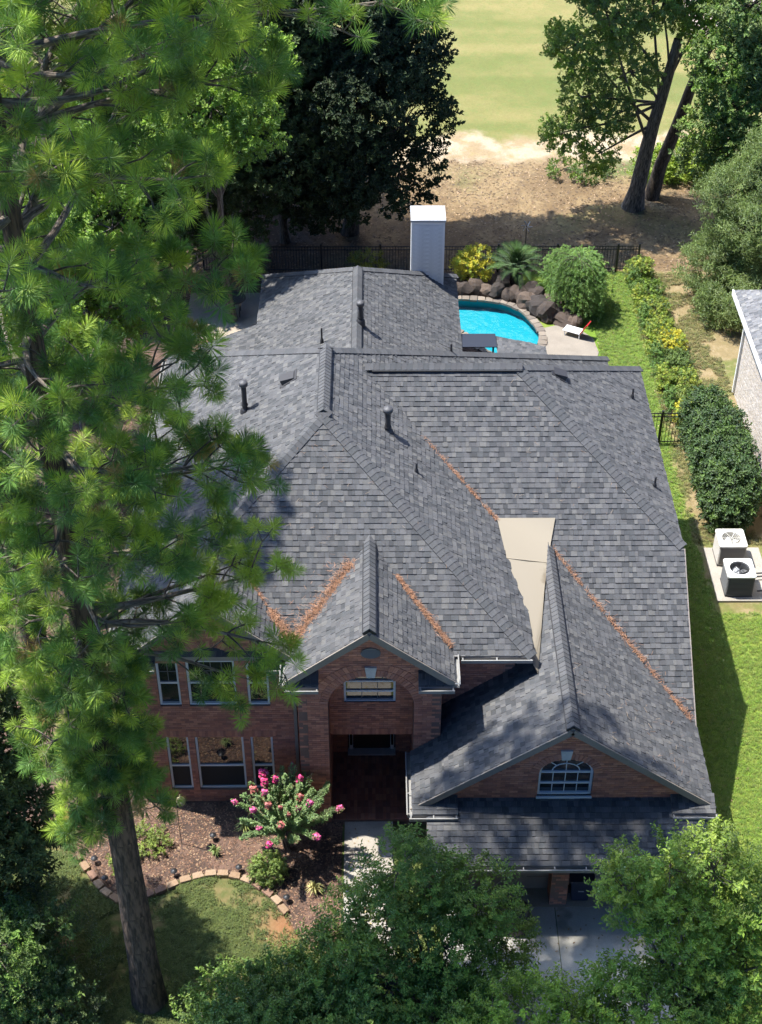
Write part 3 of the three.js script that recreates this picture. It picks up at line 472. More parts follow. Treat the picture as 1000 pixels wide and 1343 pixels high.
{ // entry tower: z = 0.7
  const o = x => x + 1.92, c = -0.135, r = 1.05, ys = 4.38;
  const out = [[0, 0], [o(c - r), 0]]; for (let i = 0; i <= 22; i++) { const a = Math.PI * (1 - i / 22); out.push([o(c + r * Math.cos(a)), ys + r * Math.sin(a)]); } out.push([o(c + r), 0], [3.5, 0], [3.5, 5.56], [o(TX), 6.98], [0, 5.56]);
  const { B, w } = brickWall(-1.92, 0.7, [1, 0], out, [], { thick: 0.34, pick: (u, y) => y > 4.3 && y < 6.7 });
  voussoirs(w, B, o(c), ys, r, r, 0.0, Math.PI, 41, 0.2); voussoirs(w, B, o(c), ys, r + 0.215, r + 0.215, 0.5, 1.25, 9, 0.2); voussoirs(w, B, o(c), ys, r + 0.215, r + 0.215, Math.PI - 1.25, Math.PI - 0.5, 9, 0.2);
  keystone(w, B, o(c), 5.41, 0.27, 0.19, 0.33);
  // oval attic vent
  part('attic_vent', new THREE.CylinderGeometry(1, 1, 0.05, 28).rotateX(Math.PI / 2).scale(0.24, 0.17, 1).translate(o(c), 6.2, 0.0).applyMatrix4(B.m), mat(0.148, 0.141, 0.133), house);
  for (let i = -3; i <= 3; i++) { const h = 0.21 * Math.sqrt(1 - (i / 4.2) ** 2), b = new MB(); b.hexa(B.at(o(c) - h, 6.2 + i * 0.036 - 0.012, 0.025), V(2 * h, 0, 0), V(0, 0.024, -0.012), V(0, 0, 0.016)); part('vent_slat', b.geo(), mat(0.148, 0.141, 0.133), house); }
  brickWall(-1.92, 0.0, [0, 1], [[0, 0], [0.7, 0], [0.7, 5.4], [0, 5.4]]);                          // left cheek
  brickWall(1.58, 0.7, [0, -1], [[0, 0], [1.0, 0], [1.0, 5.5], [0, 5.5]]);                            // right cheek
  brickWall(c - r, 0.36, [0, -1], [[0, 0], [2.0, 0], [2.0, 5.5], [0, 5.5]]);                          // inside, left
  brickWall(c + r, -1.64, [0, 1], [[0, 0], [2.0, 0], [2.0, 5.5], [0, 5.5]]);                          // inside, right
  const q = x => x - (c - r);
  const R = brickWall(c - r + 0.0, -0.2, [1, 0], [[0, 2.38], [2.1, 2.38], [2.1, 5.6], [0, 5.6]], [archHole(q(-0.82), q(0.48), 3.54, 4.28, 0.6)], { thick: 0.25 });
  windowUnit(R.B, q(-0.82), q(0.48), 3.54, 4.28, { cols: 3, both: true, split: 3.9, rise: 0.6, fan: true, muntinMat: greyMuntin });
  for (let i = 0; i < 27; i++) { const m = part('soldier_brick', brickUnit, brickMats[(i * 5) % 6], R.w); m.position.copy(R.B.at(0.04 + i * 0.077, 2.49, -0.012)); m.scale.set(0.069, 0.2, 0.04); }
  part('porch_ceiling', new MB().box(c - r, c + r, 2.4, 2.45, -1.7, -0.46).geo(), M.fascia, house);
  // door wall and door
  const D = brickWall(c - r, -1.64, [1, 0], [[0, 0], [2.1, 0], [2.1, 2.4], [0, 2.4]], [rectHole(0.4, 1.7, 0.1, 2.2)]);
  const dm = new MB().box(c - r + 0.58, c + r - 0.58, 0.1, 2.18, -1.79, -1.74), door = part('door', dm.geo(), mat(0.037, 0.0222, 0.0163, { roughness: 0.5 }), house);
  for (const [x0, x1] of [[-0.42, -0.06], [0.06, 0.42]]) for (const [y0, y1] of [[0.25, 0.9], [1.02, 2.05]]) part('door_panel', new MB().box(c + x0, c + x1, y0, y1, -1.742, -1.725).geo(), door.material, door);
  part('handle', new THREE.CylinderGeometry(0.012, 0.012, 0.2, 10).translate(c + 0.4, 1.1, -1.69), M.metal, door);
  for (const s of [-1, 1]) { const fr = part('sidelight', new MB().box(c + s * 0.56 - 0.05, c + s * 0.56 + 0.05, 0.1, 2.2, -1.8, -1.7).geo(), M.frame, house); part('pane', new MB().box(c + s * 0.56 - 0.035, c + s * 0.56 + 0.035, 0.3, 2.1, -1.698, -1.694).geo(), M.pane, fr); }
  part('door_threshold', new MB().box(c - 0.65, c + 0.65, 0.09, 0.13, -1.76, -1.5).geo(), M.stone, house);
  // brick porch floor
  const pf = part('porch_floor', new MB().box(c - r - 0.02, c + r + 0.02, -0.1, 0.085, -1.66, 0.7).geo(), M.mortar, house);
  const fm = new MB(); for (let j = 0; j < 11; j++) for (let i = 0; i < 22; i++) { const k = brTones[Math.floor(hash(i, j, 77) * 6)].map(t => t * 0.75), x = c - r + i * 0.096, z = -1.64 + j * 0.213; fm.box(x + 0.004, Math.min(x + 0.092, c + r), 0.08, 0.096 + 0.003 * hash(i, j, 3), z + 0.004, Math.min(z + 0.209, 0.71), k); }
  part('paver_field', fm.geo(), M.brickV, pf, { kind: 'stuff' });
}
brickWall(1.58, -0.3, [1, 0], [[0, 2.4], [1.84, 2.4], [1.84, 5.44], [0, 5.44]]);
brickWall(3.42, -0.3, [0, -1], [[0, 3.6], [4, 3.6], [4, 5.44], [0, 5.44]]);
brickWall(-6.1, -12.9, [0, 1], [[0, 0], [12.68, 0], [12.68, 5.44], [0, 5.44]]);
brickWall(7.7, 2.3, [0, -1], [[0, 0], [14.3, 0], [14.3, 5.38], [6.3, 5.38], [2.3, 2.7], [0, 2.7]]);
brickWall(1.3, 0.7, [0, 1], [[0, 0], [1.6, 0], [1.6, 2.75], [0, 2.75]]);
{ // garage gable: z = 2.3
  const o = x => x - 1.3;
  const { B, w } = brickWall(1.3, 2.3, [1, 0], [[0, 2.1], [6.4, 2.1], [6.4, 2.95], [o(4.52), 5.36], [0, 2.95]], [archHole(o(3.87), o(5.17), 2.92, 3.74, 0.5)], { pick: () => true });
  windowUnit(B, o(3.87), o(5.17), 2.92, 3.74, { cols: 4, both: true, split: 3.32, rise: 0.5, fan: true, sill: true });
  voussoirs(w, B, o(4.52), 3.74, 0.65, 0.5, 0.02, Math.PI - 0.02, 23, 0.2); keystone(w, B, o(4.47), 4.27, 0.27, 0.19, 0.3);
}
{ // garage front
  for (const [x0, x1] of [[1.3, 1.95], [4.27, 4.69], [7.1, 7.7]]) {
    brickWall(x0, 3.34, [1, 0], [[0, 0], [x1 - x0, 0], [x1 - x0, 2.2], [0, 2.2]]); brickWall(x1, 3.34, [0, -1], [[0, 0], [0.5, 0], [0.5, 2.2], [0, 2.2]]); brickWall(x0, 2.84, [0, 1], [[0, 0], [0.5, 0], [0.5, 2.2], [0, 2.2]]);
  }
  part('garage_header', new MB().box(1.32, 7.68, 2.16, 2.24, 2.3, 3.3).geo(), M.fascia, house);
  for (const [x0, x1] of [[1.95, 4.27], [4.69, 7.1]]) {
    const d = part('garage_door', new MB().box(x0, x1, 0.04, 2.16, 2.8, 2.86).geo(), mat(0.222, 0.178, 0.148, { roughness: 0.6 }), house);
    for (let r = 0; r < 4; r++) for (let k = 0; k < 4; k++) { const a = lerp(x0, x1, k / 4) + 0.05, b = lerp(x0, x1, (k + 1) / 4) - 0.05, y = 0.06 + r * 0.525; part('door_panel', new MB().box(a, b, y + 0.07, y + 0.46, 2.858, 2.878).geo(), d.material, d); }
  }
}
part('wall', new MB().box(-6.0, 3.3, 0, 5.4, -12.9, -1.95).box(3.0, 7.55, 0, 5.3, -12.0, -4.05).box(1.5, 7.5, 0, 2.4, -4.05, 2.08).box(-6.0, 7.4, 0, 2.5, -16.8, -12).box(-3.85, 2.65, 0, 2.85, -22.0, -16).geo(), mat(0.148, 0.074, 0.0592, { map: rep(grainTex, 1) }), house);
part('brickwork', brickMB.geo(), M.brickV, house, { kind: 'stuff' });
// ---- rake boards, fascias, gutters
function rakeBoard(a, b, h = 0.17, out = V(0, 0, 0.02)) { const m = new MB(); m.bar(a.clone().add(out).add(V(0, -h / 2 - 0.02, 0)), b.clone().add(out).add(V(0, -h / 2 - 0.02, 0)), 0.035, h, V(0, 1, 0)); part('rake_board', m.geo(), M.fascia, house); }
rakeBoard(gF, V(8.15, gy(8.15), 2.5)); rakeBoard(gF, V(0.85, gy(0.85), 2.5)); rakeBoard(tF, V(1.86, ty(1.86), 1)); rakeBoard(tF, V(-2.18, ty(-2.18), 1)); rakeBoard(lF, V(-1.85, ly(-1.85), 0.3)); rakeBoard(lF, V(-6.35, ly(-6.35), 0.3));
rakeBoard(hB, rk, 0.16, V(0.02, 0, 0));
function gutter(a, b, out, ends = true) {
  const d = b.clone().sub(a), w = out.clone().normalize(), m = new MB(), h = 0.1, dep = 0.11, t = 0.008;
  const o = a.clone().add(V(0, -h - 0.02, 0)), L = d.length(), dn = d.clone().normalize();
  const hx = (s, u, k) => { const det = d.clone().cross(u).dot(k); det > 0 ? m.hexa(s, d, u, k) : m.hexa(s, d, k, u); };
  hx(o, V(0, t, 0), w.clone().multiplyScalar(dep)); hx(o.clone().addScaledVector(w, dep), V(0, h, 0), w.clone().multiplyScalar(t)); hx(o.clone().addScaledVector(w, dep - 0.004).add(V(0, h, 0)), V(0, 0.012, 0), w.clone().multiplyScalar(0.03)); hx(o.clone(), V(0, h, 0), w.clone().multiplyScalar(t));
  const g = part('gutter', m.geo(), M.gutter, house);
  const n = Math.max(1, Math.round(L / 0.75)); for (let i = 0; i <= n; i++) { const k = new MB(), p = o.clone().addScaledVector(dn, lerp(0.04, L - 0.04, i / n)).add(V(0, h - 0.004, 0)); k.bar(p, p.clone().addScaledVector(w, dep), 0.03, 0.006); part('gutter_hanger', k.geo(), M.gutter, g); }
}
gutter(V(1.2, 2.24, 3.85), V(7.95, 2.24, 3.85), V(0, 0, 1));
gutter(V(0.85, gy(0.85), 0.72), V(0.85, gy(0.85), 2.72), V(-1, 0, 0)); gutter(V(0.78, 2.76, 2.72), V(1.95, 2.76, 2.72), V(0, 0, 1)); gutter(V(7.1, 2.76, 2.72), V(8.2, 2.76, 2.72), V(0, 0, 1));
gutter(V(-2.18, 5.42, 1.06), V(-1.38, 5.42, 1.06), V(0, 0, 1)); gutter(V(1.0, 5.42, 1.06), V(1.86, 5.42, 1.06), V(0, 0, 1)); gutter(V(-2.18, ty(-2.18), 0.2), V(-2.18, ty(-2.18), 1.1), V(-1, 0, 0)); gutter(V(1.86, ty(1.86), 0.1), V(1.86, ty(1.86), 1.1), V(1, 0, 0));
gutter(V(-6.35, 5.4, 0.36), V(-5.35, 5.4, 0.36), V(0, 0, 1)); gutter(V(-2.75, 5.4, 0.36), V(-2.3, 5.4, 0.36), V(0, 0, 1));
gutter(V(2.05, EH, 0.13), V(3.78, EH, 0.13), V(0, 0, 1)); gutter(V(-6.46, EH, -13), V(-6.46, EH, 0.1), V(-1, 0, 0));
part('downspout', new MB().box(-2.08, -2.0, 0.1, 5.3, 0.02, 0.09).geo(), M.fascia, house);
part('downspout', new MB().box(1.32, 1.39, 0.1, 2.6, 2.36, 2.43).geo(), M.gutter, house);
// ---- chimney with clapboards
{
  const x0 = 1.28, x1 = 2.46, z0 = -22.15, z1 = -21.1, yt = 5.8;
  const ch = part('chimney', new MB().box(x0 + 0.03, x1 - 0.03, 0, yt, z0 + 0.03, z1 - 0.03).geo(), M.white, house);
  const m = mat(0.80, 0.82, 0.82, { roughness: 0.6, map: rep(grainTex, 0.8) }), bh = 0.165;
  const gF2 = new MB().hexa(V(x0 + 0.07, 0, z1 - 0.03), V(x1 - x0 - 0.14, 0, 0), V(0, bh + 0.01, -0.022), V(0, 0, 0.036)).geo(), gS = s => new MB().hexa(V(s > 0 ? x1 - 0.03 : x0 + 0.004, 0, z1 - 0.07), V(0.026, 0, 0), V(0, bh + 0.01, 0), V(0, 0, 0.14 - (z1 - z0)).negate().multiplyScalar(-1)).geo();
  const sideG = s => { const b = new MB(); if (s > 0) b.box(x1 - 0.03, x1 - 0.006, 0, bh + 0.004, z0 + 0.07, z1 - 0.07); else b.box(x0 + 0.006, x0 + 0.03, 0, bh + 0.004, z0 + 0.07, z1 - 0.07); return b.geo(); };
  const gR = sideG(1), gL = sideG(-1);
  for (let y = 2.2; y + bh < yt - 0.02; y += bh) { part('siding_board', gF2, m, ch).position.y = y; part('siding_board', gR, m, ch).position.y = y; part('siding_board', gL, m, ch).position.y = y; }
  for (const [x, z] of [[x0, z1], [x1, z1], [x0, z0], [x1, z0]]) part('corner_trim', new MB().box(x - (x > 2 ? 0.07 : 0), x + (x > 2 ? 0 : 0.07), 2, yt, z - (z === z1 ? 0.07 : 0), z + (z === z1 ? 0 : 0.07)).geo(), M.white, ch);
  part('chimney_cap', new MB().box(x0 - 0.03, x1 + 0.03, yt, yt + 0.08, z0 - 0.03, z1 + 0.03).geo(), mat(0.444, 0.451, 0.459, { roughness: 0.4, map: rep(grainTex, 0.8) }), ch);
}
// ---- roof vents and pipes
function flue(x, y, z, h, r, cap) {
  const p = part('vent_pipe', lathe([[r * 2.1, -0.15], [r * 1.9, 0.05], [r * 1.15, 0.12], [r, 0.14], [r, h], [0.001, h]], 14).translate(x, y, z), M.pipe, house);
  if (cap) { part('storm_collar', lathe([[r, h * 0.25], [r * 1.35, h * 0.25], [r * 1.1, h * 0.31]], 14).translate(x, y, z), M.pipe, p); part('vent_cap', lathe([[r * 0.9, h - 0.02], [r * 1.7, h], [r * 1.75, h + 0.07], [r * 1.5, h + 0.13], [0.001, h + 0.16]], 16).translate(x, y, z), mat(0.06, 0.06, 0.065, { roughness: 0.6 }), p); }
}
flue(0.32, 7.85, -5.85, 0.66, 0.075, true);
flue(-3.55, 7.5, -7.3, 0.85, 0.07, true);
flue(-0.48, 5.35, -15.3, 0.62, 0.075, true);
flue(1.05, 7.4, -4.7, 0.3, 0.03); flue(2.25, 6.55, -11.6, 0.32, 0.03); flue(-1.75, 4.6, -15.3, 0.5, 0.03); flue(7.55, 5.9, -10.2, 0.32, 0.03); flue(7.6, 5.85, -6.05, 0.32, 0.03);
for (const [x, z, rot, px, pz] of [[-2.35, -7.6, 0.6, -PM, 0], [5.15, -9.0, -0.6, PR, 0]]) {
  const y = x < 0 ? RH - PM * (RX - x) : 8.365 - PR * (x - 3.9);
  const sl = Math.sign(px) * -Math.atan(Math.abs(px));
  const m = new MB(), a = V(-0.2, 0, -0.16), s = 1; m.box(-0.28, 0.28, 0, 0.012, -0.24, 0.24);
  const A = V(-0.2, 0.012, -0.18), B = V(0.2, 0.012, -0.18), C = V(0.2, 0.012, 0.18), D = V(-0.2, 0.012, 0.18), sgn = px > 0 ? 1 : -1; const up = sgn * 0.2; const E = V(up * 0.9, 0.15, -0.16), F = V(up * 0.9, 0.15, 0.16), lo = -up;
  m.quad(V(lo, 0.04, -0.18), V(lo, 0.04, 0.18), F, E); m.quad(E, F, V(up, 0.012, 0.18), V(up, 0.012, -0.18)); m.tri(V(lo, 0.04, 0.18), V(up, 0.012, 0.18), F); m.tri(V(lo, 0.04, -0.18), E, V(up, 0.012, -0.18));
  const g = m.geo().rotateZ(sl).translate(x, y + 0.02, z); part('roof_vent', g, M.pipe, house);
}
// ---------------------------------------------------------------- neighbouring house
{
  const nb = thing('neighbour_house', 'cream brick house with pale grey shingle roof beyond the air conditioners', 'house');
  const tones = [[0.548, 0.491, 0.435], [0.562, 0.512, 0.456], [0.519, 0.463, 0.414], [0.541, 0.477, 0.407], [0.576, 0.527, 0.477], [0.505, 0.449, 0.400]], mb = new MB();
  const o = { parent: nb, mb, tones, mortar: mat(0.518, 0.466, 0.414, { map: rep(grainTex, 1) }) };
  brickWall(13.05, -18.94, [0, 1], [[0, 0], [24, 0], [24, 3.9], [0, 3.9]], [], o);
  brickWall(25, -18.94, [-1, 0], [[0, 0], [11.95, 0], [11.95, 3.9], [0, 3.9]], [], o);
  part('brickwork', mb.geo(), M.brickV, nb, { kind: 'stuff' });
  part('wall', new MB().box(13.3, 25, 0, 3.9, -18.7, 5).geo(), o.mortar, nb);
  const dk = new MB(), tb = [], e = V(12.55, 4.05, -19.35), q = { deck: dk, tabs: tb };
  roofPlane([e, V(12.55, 4.05, 5.5), V(18.8, 7.8, 5.5), V(18.8, 7.8, -13.1)], q); roofPlane([e, V(18.8, 7.8, -13.1), V(25, 4.05, -19.35)], q);
  const r = part('roof', dk.geo(), mat(0.488, 0.466, 0.429, { roughness: 0.7 }), nb), f = new MB(); tb.forEach((t, i) => emitTab(f, t, i, 1.9)); part('shingle_field', f.geo(), M.shingleV, r, { kind: 'stuff' });
  part('fascia', new MB().box(12.5, 12.545, 3.86, 4.07, -19.4, 5.5).geo(), M.white, nb);
  part('downspout', new MB().box(12.97, 13.045, 0.1, 3.85, -18.9, -18.8).geo(), M.white, nb);
  part('meter_box', new MB().box(12.86, 13.05, 1.2, 1.65, -9.9, -9.6).geo(), M.metal, nb);
  for (const [z, h] of [[-9.0, 1.4], [-8.85, 1.1], [-8.2, 1.3]]) part('conduit', tube([V(13.0, h, z), V(12.98, 0.35, z), V(12.7, 0.2, z + 0.1), V(11.7, 0.2, z + 0.2)], [0.025, 0.025, 0.025, 0.025], 8), M.pipe, nb);
}
// ---------------------------------------------------------------- air conditioners
structure('equipment_pad', new MB().box(10.45, 12.2, -0.02, 0.07, -10.2, -7.7).geo(), M.concrete);
function airConditioner(x, z, body, topM, label, dark) {
  const t = thing('air_conditioner', label, 'air conditioner', [x, 0.07, z], 0, 'air conditioner units beside the cream house');
  const s = 0.42, h = 0.78, rb = (a, b, c, y) => { const sh = new THREE.Shape(); const r = 0.09; sh.moveTo(-a + r, -a); sh.lineTo(a - r, -a); sh.quadraticCurveTo(a, -a, a, -a + r); sh.lineTo(a, a - r); sh.quadraticCurveTo(a, a, a - r, a); sh.lineTo(-a + r, a); sh.quadraticCurveTo(-a, a, -a, a - r); sh.lineTo(-a, -a + r); sh.quadraticCurveTo(-a, -a, -a + r, -a); if (c) { const p = new THREE.Path(); p.absarc(0, 0, c, 0, Math.PI * 2, true); sh.holes.push(p); } return new THREE.ExtrudeGeometry(sh, { depth: b, bevelEnabled: true, bevelSize: 0.008, bevelThickness: 0.008, bevelSegments: 2, curveSegments: 20 }).rotateX(-Math.PI / 2).translate(0, y, 0); };
  part('cabinet', rb(s - 0.02, h - 0.03, 0.3, 0), body, t);
  for (let k = 0; k < 13; k++) { const y = 0.08 + k * 0.05; part('louvre', rb(s, 0.012, s - 0.08, y), body, t); }
  part('top_cover', rb(s + 0.015, 0.05, 0.31, h - 0.02), topM, t);
  const fan = part('fan', lathe([[0.001, h - 0.12], [0.08, h - 0.13], [0.09, h - 0.2], [0.001, h - 0.2]], 16), dark ? M.metal : topM, t);
  for (let k = 0; k < 4; k++) { const b = new MB(); b.hexa(V(0.07, h - 0.2, -0.09), V(0.2, 0.0, 0), V(0, 0.006, 0), V(0, 0.06, 0.18)); part('blade', b.geo().rotateY(k * Math.PI / 2 + 0.5), dark ? M.metal : topM, fan); }
  const gr = part('fan_guard', new THREE.TorusGeometry(0.29, 0.006, 6, 36).rotateX(Math.PI / 2).translate(0, h + 0.03, 0), dark ? M.black : topM, t);
  for (const r of [0.07, 0.13, 0.18, 0.235]) part('guard_ring', new THREE.TorusGeometry(r, 0.005, 5, 30).rotateX(Math.PI / 2).translate(0, h + 0.03, 0), gr.material, gr);
  for (let k = 0; k < 6; k++) part('guard_spoke', new MB().box(0, 0.3, h + 0.03, h + 0.037, -0.006, 0.006).geo().rotateY(k * Math.PI / 3), gr.material, gr);
  part('base_pan', new MB().box(-s, s, 0, 0.02, -s, s).geo(), M.black, t);
  part('fan_well', new THREE.CylinderGeometry(0.295, 0.295, 0.02, 24).translate(0, h - 0.35, 0), dark ? M.black : topM, t);
}
airConditioner(11.13, -9.72, mat(0.311, 0.296, 0.266, { roughness: 0.5 }), mat(0.518, 0.503, 0.459, { roughness: 0.5 }), 'beige air conditioner with pale top next to the dark green hedge', false);
airConditioner(11.12, -8.3, mat(0.074, 0.0777, 0.0814, { roughness: 0.5 }), mat(0.488, 0.496, 0.488, { roughness: 0.5 }), 'dark grey air conditioner with white rim around its fan, away from the hedge', true);
// ---------------------------------------------------------------- iron fences
function ironFence(name, label, x0, x1, z, h, sp, postAt) {
  const t = thing(name, label, 'fence', [x0, 0, z]), L = x1 - x0;
  for (const y of [0.12, h - 0.18, h - 0.04]) part('rail', new MB().box(0, L, y, y + 0.03, -0.014, 0.014).geo(), M.iron, t);
  const pg = new MB().box(-0.009, 0.009, 0.05, h, -0.009, 0.009).geo(); for (let x = sp; x < L; x += sp) part('picket', pg, M.iron, t).position.x = x;
  const po = mergeGeometries([new MB().box(-0.032, 0.032, -0.05, h + 0.06, -0.032, 0.032).geo(), new MB().box(-0.042, 0.042, h + 0.06, h + 0.09, -0.042, 0.042).geo()]); for (const x of postAt) part('post', po, M.iron, t).position.x = x - x0;
}
ironFence('iron_fence', 'long black iron picket fence behind the pool garden', -7, 10.75, -27.65, 1.2, 0.115, [-7, -4.6, -2.2, 0.2, 2.6, 5.0, 7.4, 9.85, 10.72]);
ironFence('iron_gate', 'short black iron gate between the house and the trimmed yellow shrub', 7.85, 10.98, -15.8, 1.35, 0.115, [8.4, 9.85, 10.96]);
// ---------------------------------------------------------------- garden edging, boulders
{
  const P = [[-5.72, 3.02], [-5.44, 2.88], [-5.14, 2.72], [-4.84, 2.57], [-4.53, 2.46], [-4.21, 2.39], [-3.9, 2.39], [-3.59, 2.46], [-3.29, 2.58], [-3.0, 2.75], [-2.73, 2.97], [-2.5, 3.21], [-2.32, 3.48], [-7.67, 1.84], [-7.43, 2.15], [-7.2, 2.43], [-7.0, 2.71], [-6.78, 2.95], [-6.53, 3.13], [-6.25, 3.31], [-5.99, 3.35]];
  const shapes = [0, 1, 2].map(s => { const g = new THREE.BoxGeometry(0.29, 0.12, 0.19, 5, 3, 4), p = g.attributes.position; for (let i = 0; i < p.count; i++) { const x = p.getX(i), y = p.getY(i), z = p.getZ(i), k = 1 - 0.06 * ((Math.abs(x) > 0.14) + (Math.abs(z) > 0.09) + (Math.abs(y) > 0.055) - 1), w = 1 + 0.12 * (z > 0 ? 1 : -1) * 0.5; p.setXYZ(i, x * k * w + 0.008 * (hash(i, s, 4) - 0.5), y * k + 0.006 * (hash(i, s, 5) - 0.5), z * k + 0.008 * (hash(i, s, 6) - 0.5)); } g.computeVertexNormals(); return g; });
  const ms = [[0.340, 0.229, 0.141], [0.311, 0.200, 0.118], [0.370, 0.259, 0.163], [0.266, 0.155, 0.104]].map(c => mat(...c, { map: rep(grainTex, 2), bumpMap: rep(grainBump, 3), bumpScale: 0.01 }));
  P.forEach(([x, z], i) => { const a = P[Math.min(i + 1, P.length - 1)], b = P[Math.max(i - 1, 0)], ring = i < 13; const m = tagged('edging_block', shapes[i % 3], ms[Math.floor(hash(i, 1, 3) * 4)], ring ? 'tan concrete edging block in the curve between mulch and lawn' : 'brown edging block in the short row beyond the pine trunk', 'edging block', ring ? 'edging blocks of the curved bed' : 'edging blocks of the row beyond the pine'); m.position.set(x, 0.055, z); m.rotation.set(0.06 * (hash(i, 7, 3) - 0.5), i === 12 || i === 13 ? (i === 12 ? -0.9 : -0.9) : -Math.atan2(a[1] - b[1], a[0] - b[0]) + 0.15 * (hash(i, 2, 9) - 0.5), 0.06 * (hash(i, 8, 3) - 0.5)); });
}
function boulderGeo(seed, rx, ry, rz) {
  const g = new THREE.IcosahedronGeometry(1, 2), p = g.attributes.position, v = V(0, 0, 0);
  for (let i = 0; i < p.count; i++) { v.fromBufferAttribute(p, i); const n = 0.5 + 0.95 * fbm(v.x * 1.4 + seed * 3.7 + v.z, v.y * 1.4 + v.z * 0.8 + seed, 3, 100 + seed); v.multiplyScalar(n); v.x = Math.sign(v.x) * Math.min(Math.abs(v.x), 0.8 + 0.1 * n); p.setXYZ(i, v.x * rx, v.y * ry, v.z * rz); }
  g.computeVertexNormals(); return metricUV(g);
}
{
  const ms = [[0.063, 0.046, 0.037], [0.089, 0.063, 0.048], [0.126, 0.089, 0.067], [0.048, 0.038, 0.033]].map(c => mat(...c, { map: rep(grainTex, 1), bumpMap: rep(grainBump, 2), bumpScale: 0.02 }));
  [[3.55, -26.0, .38, .28, .3], [4.05, -26.15, .35, .3, .28], [4.45, -25.85, .32, .25, .26], [4.85, -25.75, .36, .32, .3], [5.3, -25.6, .34, .28, .3], [5.75, -25.45, .42, .35, .34], [6.05, -25.0, .38, .34, .34], [6.45, -24.6, .48, .42, .4], [6.75, -24.1, .45, .4, .42], [7.3, -24.0, .62, .22, .45], [7.75, -23.6, .3, .26, .28], [5.05, -26.2, .32, .35, .28], [6.3, -25.5, .4, .42, .36], [3.1, -25.95, .35, .25, .28], [6.95, -24.75, .4, .34, .36], [7.2, -25.3, .36, .3, .3]].forEach(([x, z, a, b, c], i) => {
    const flat = i === 9; const m = tagged('boulder', boulderGeo(i + 1, a * 1.2, b * 1.2, c * 1.2), ms[i % 4], flat ? 'flat grey slab boulder between pool and weeping tree' : 'rough brown boulder heaped along the pool edge', 'boulder', flat ? undefined : 'boulders along the pool edge'); m.position.set(x, b * 0.55, z); m.rotation.y = i * 1.3;
  });
}
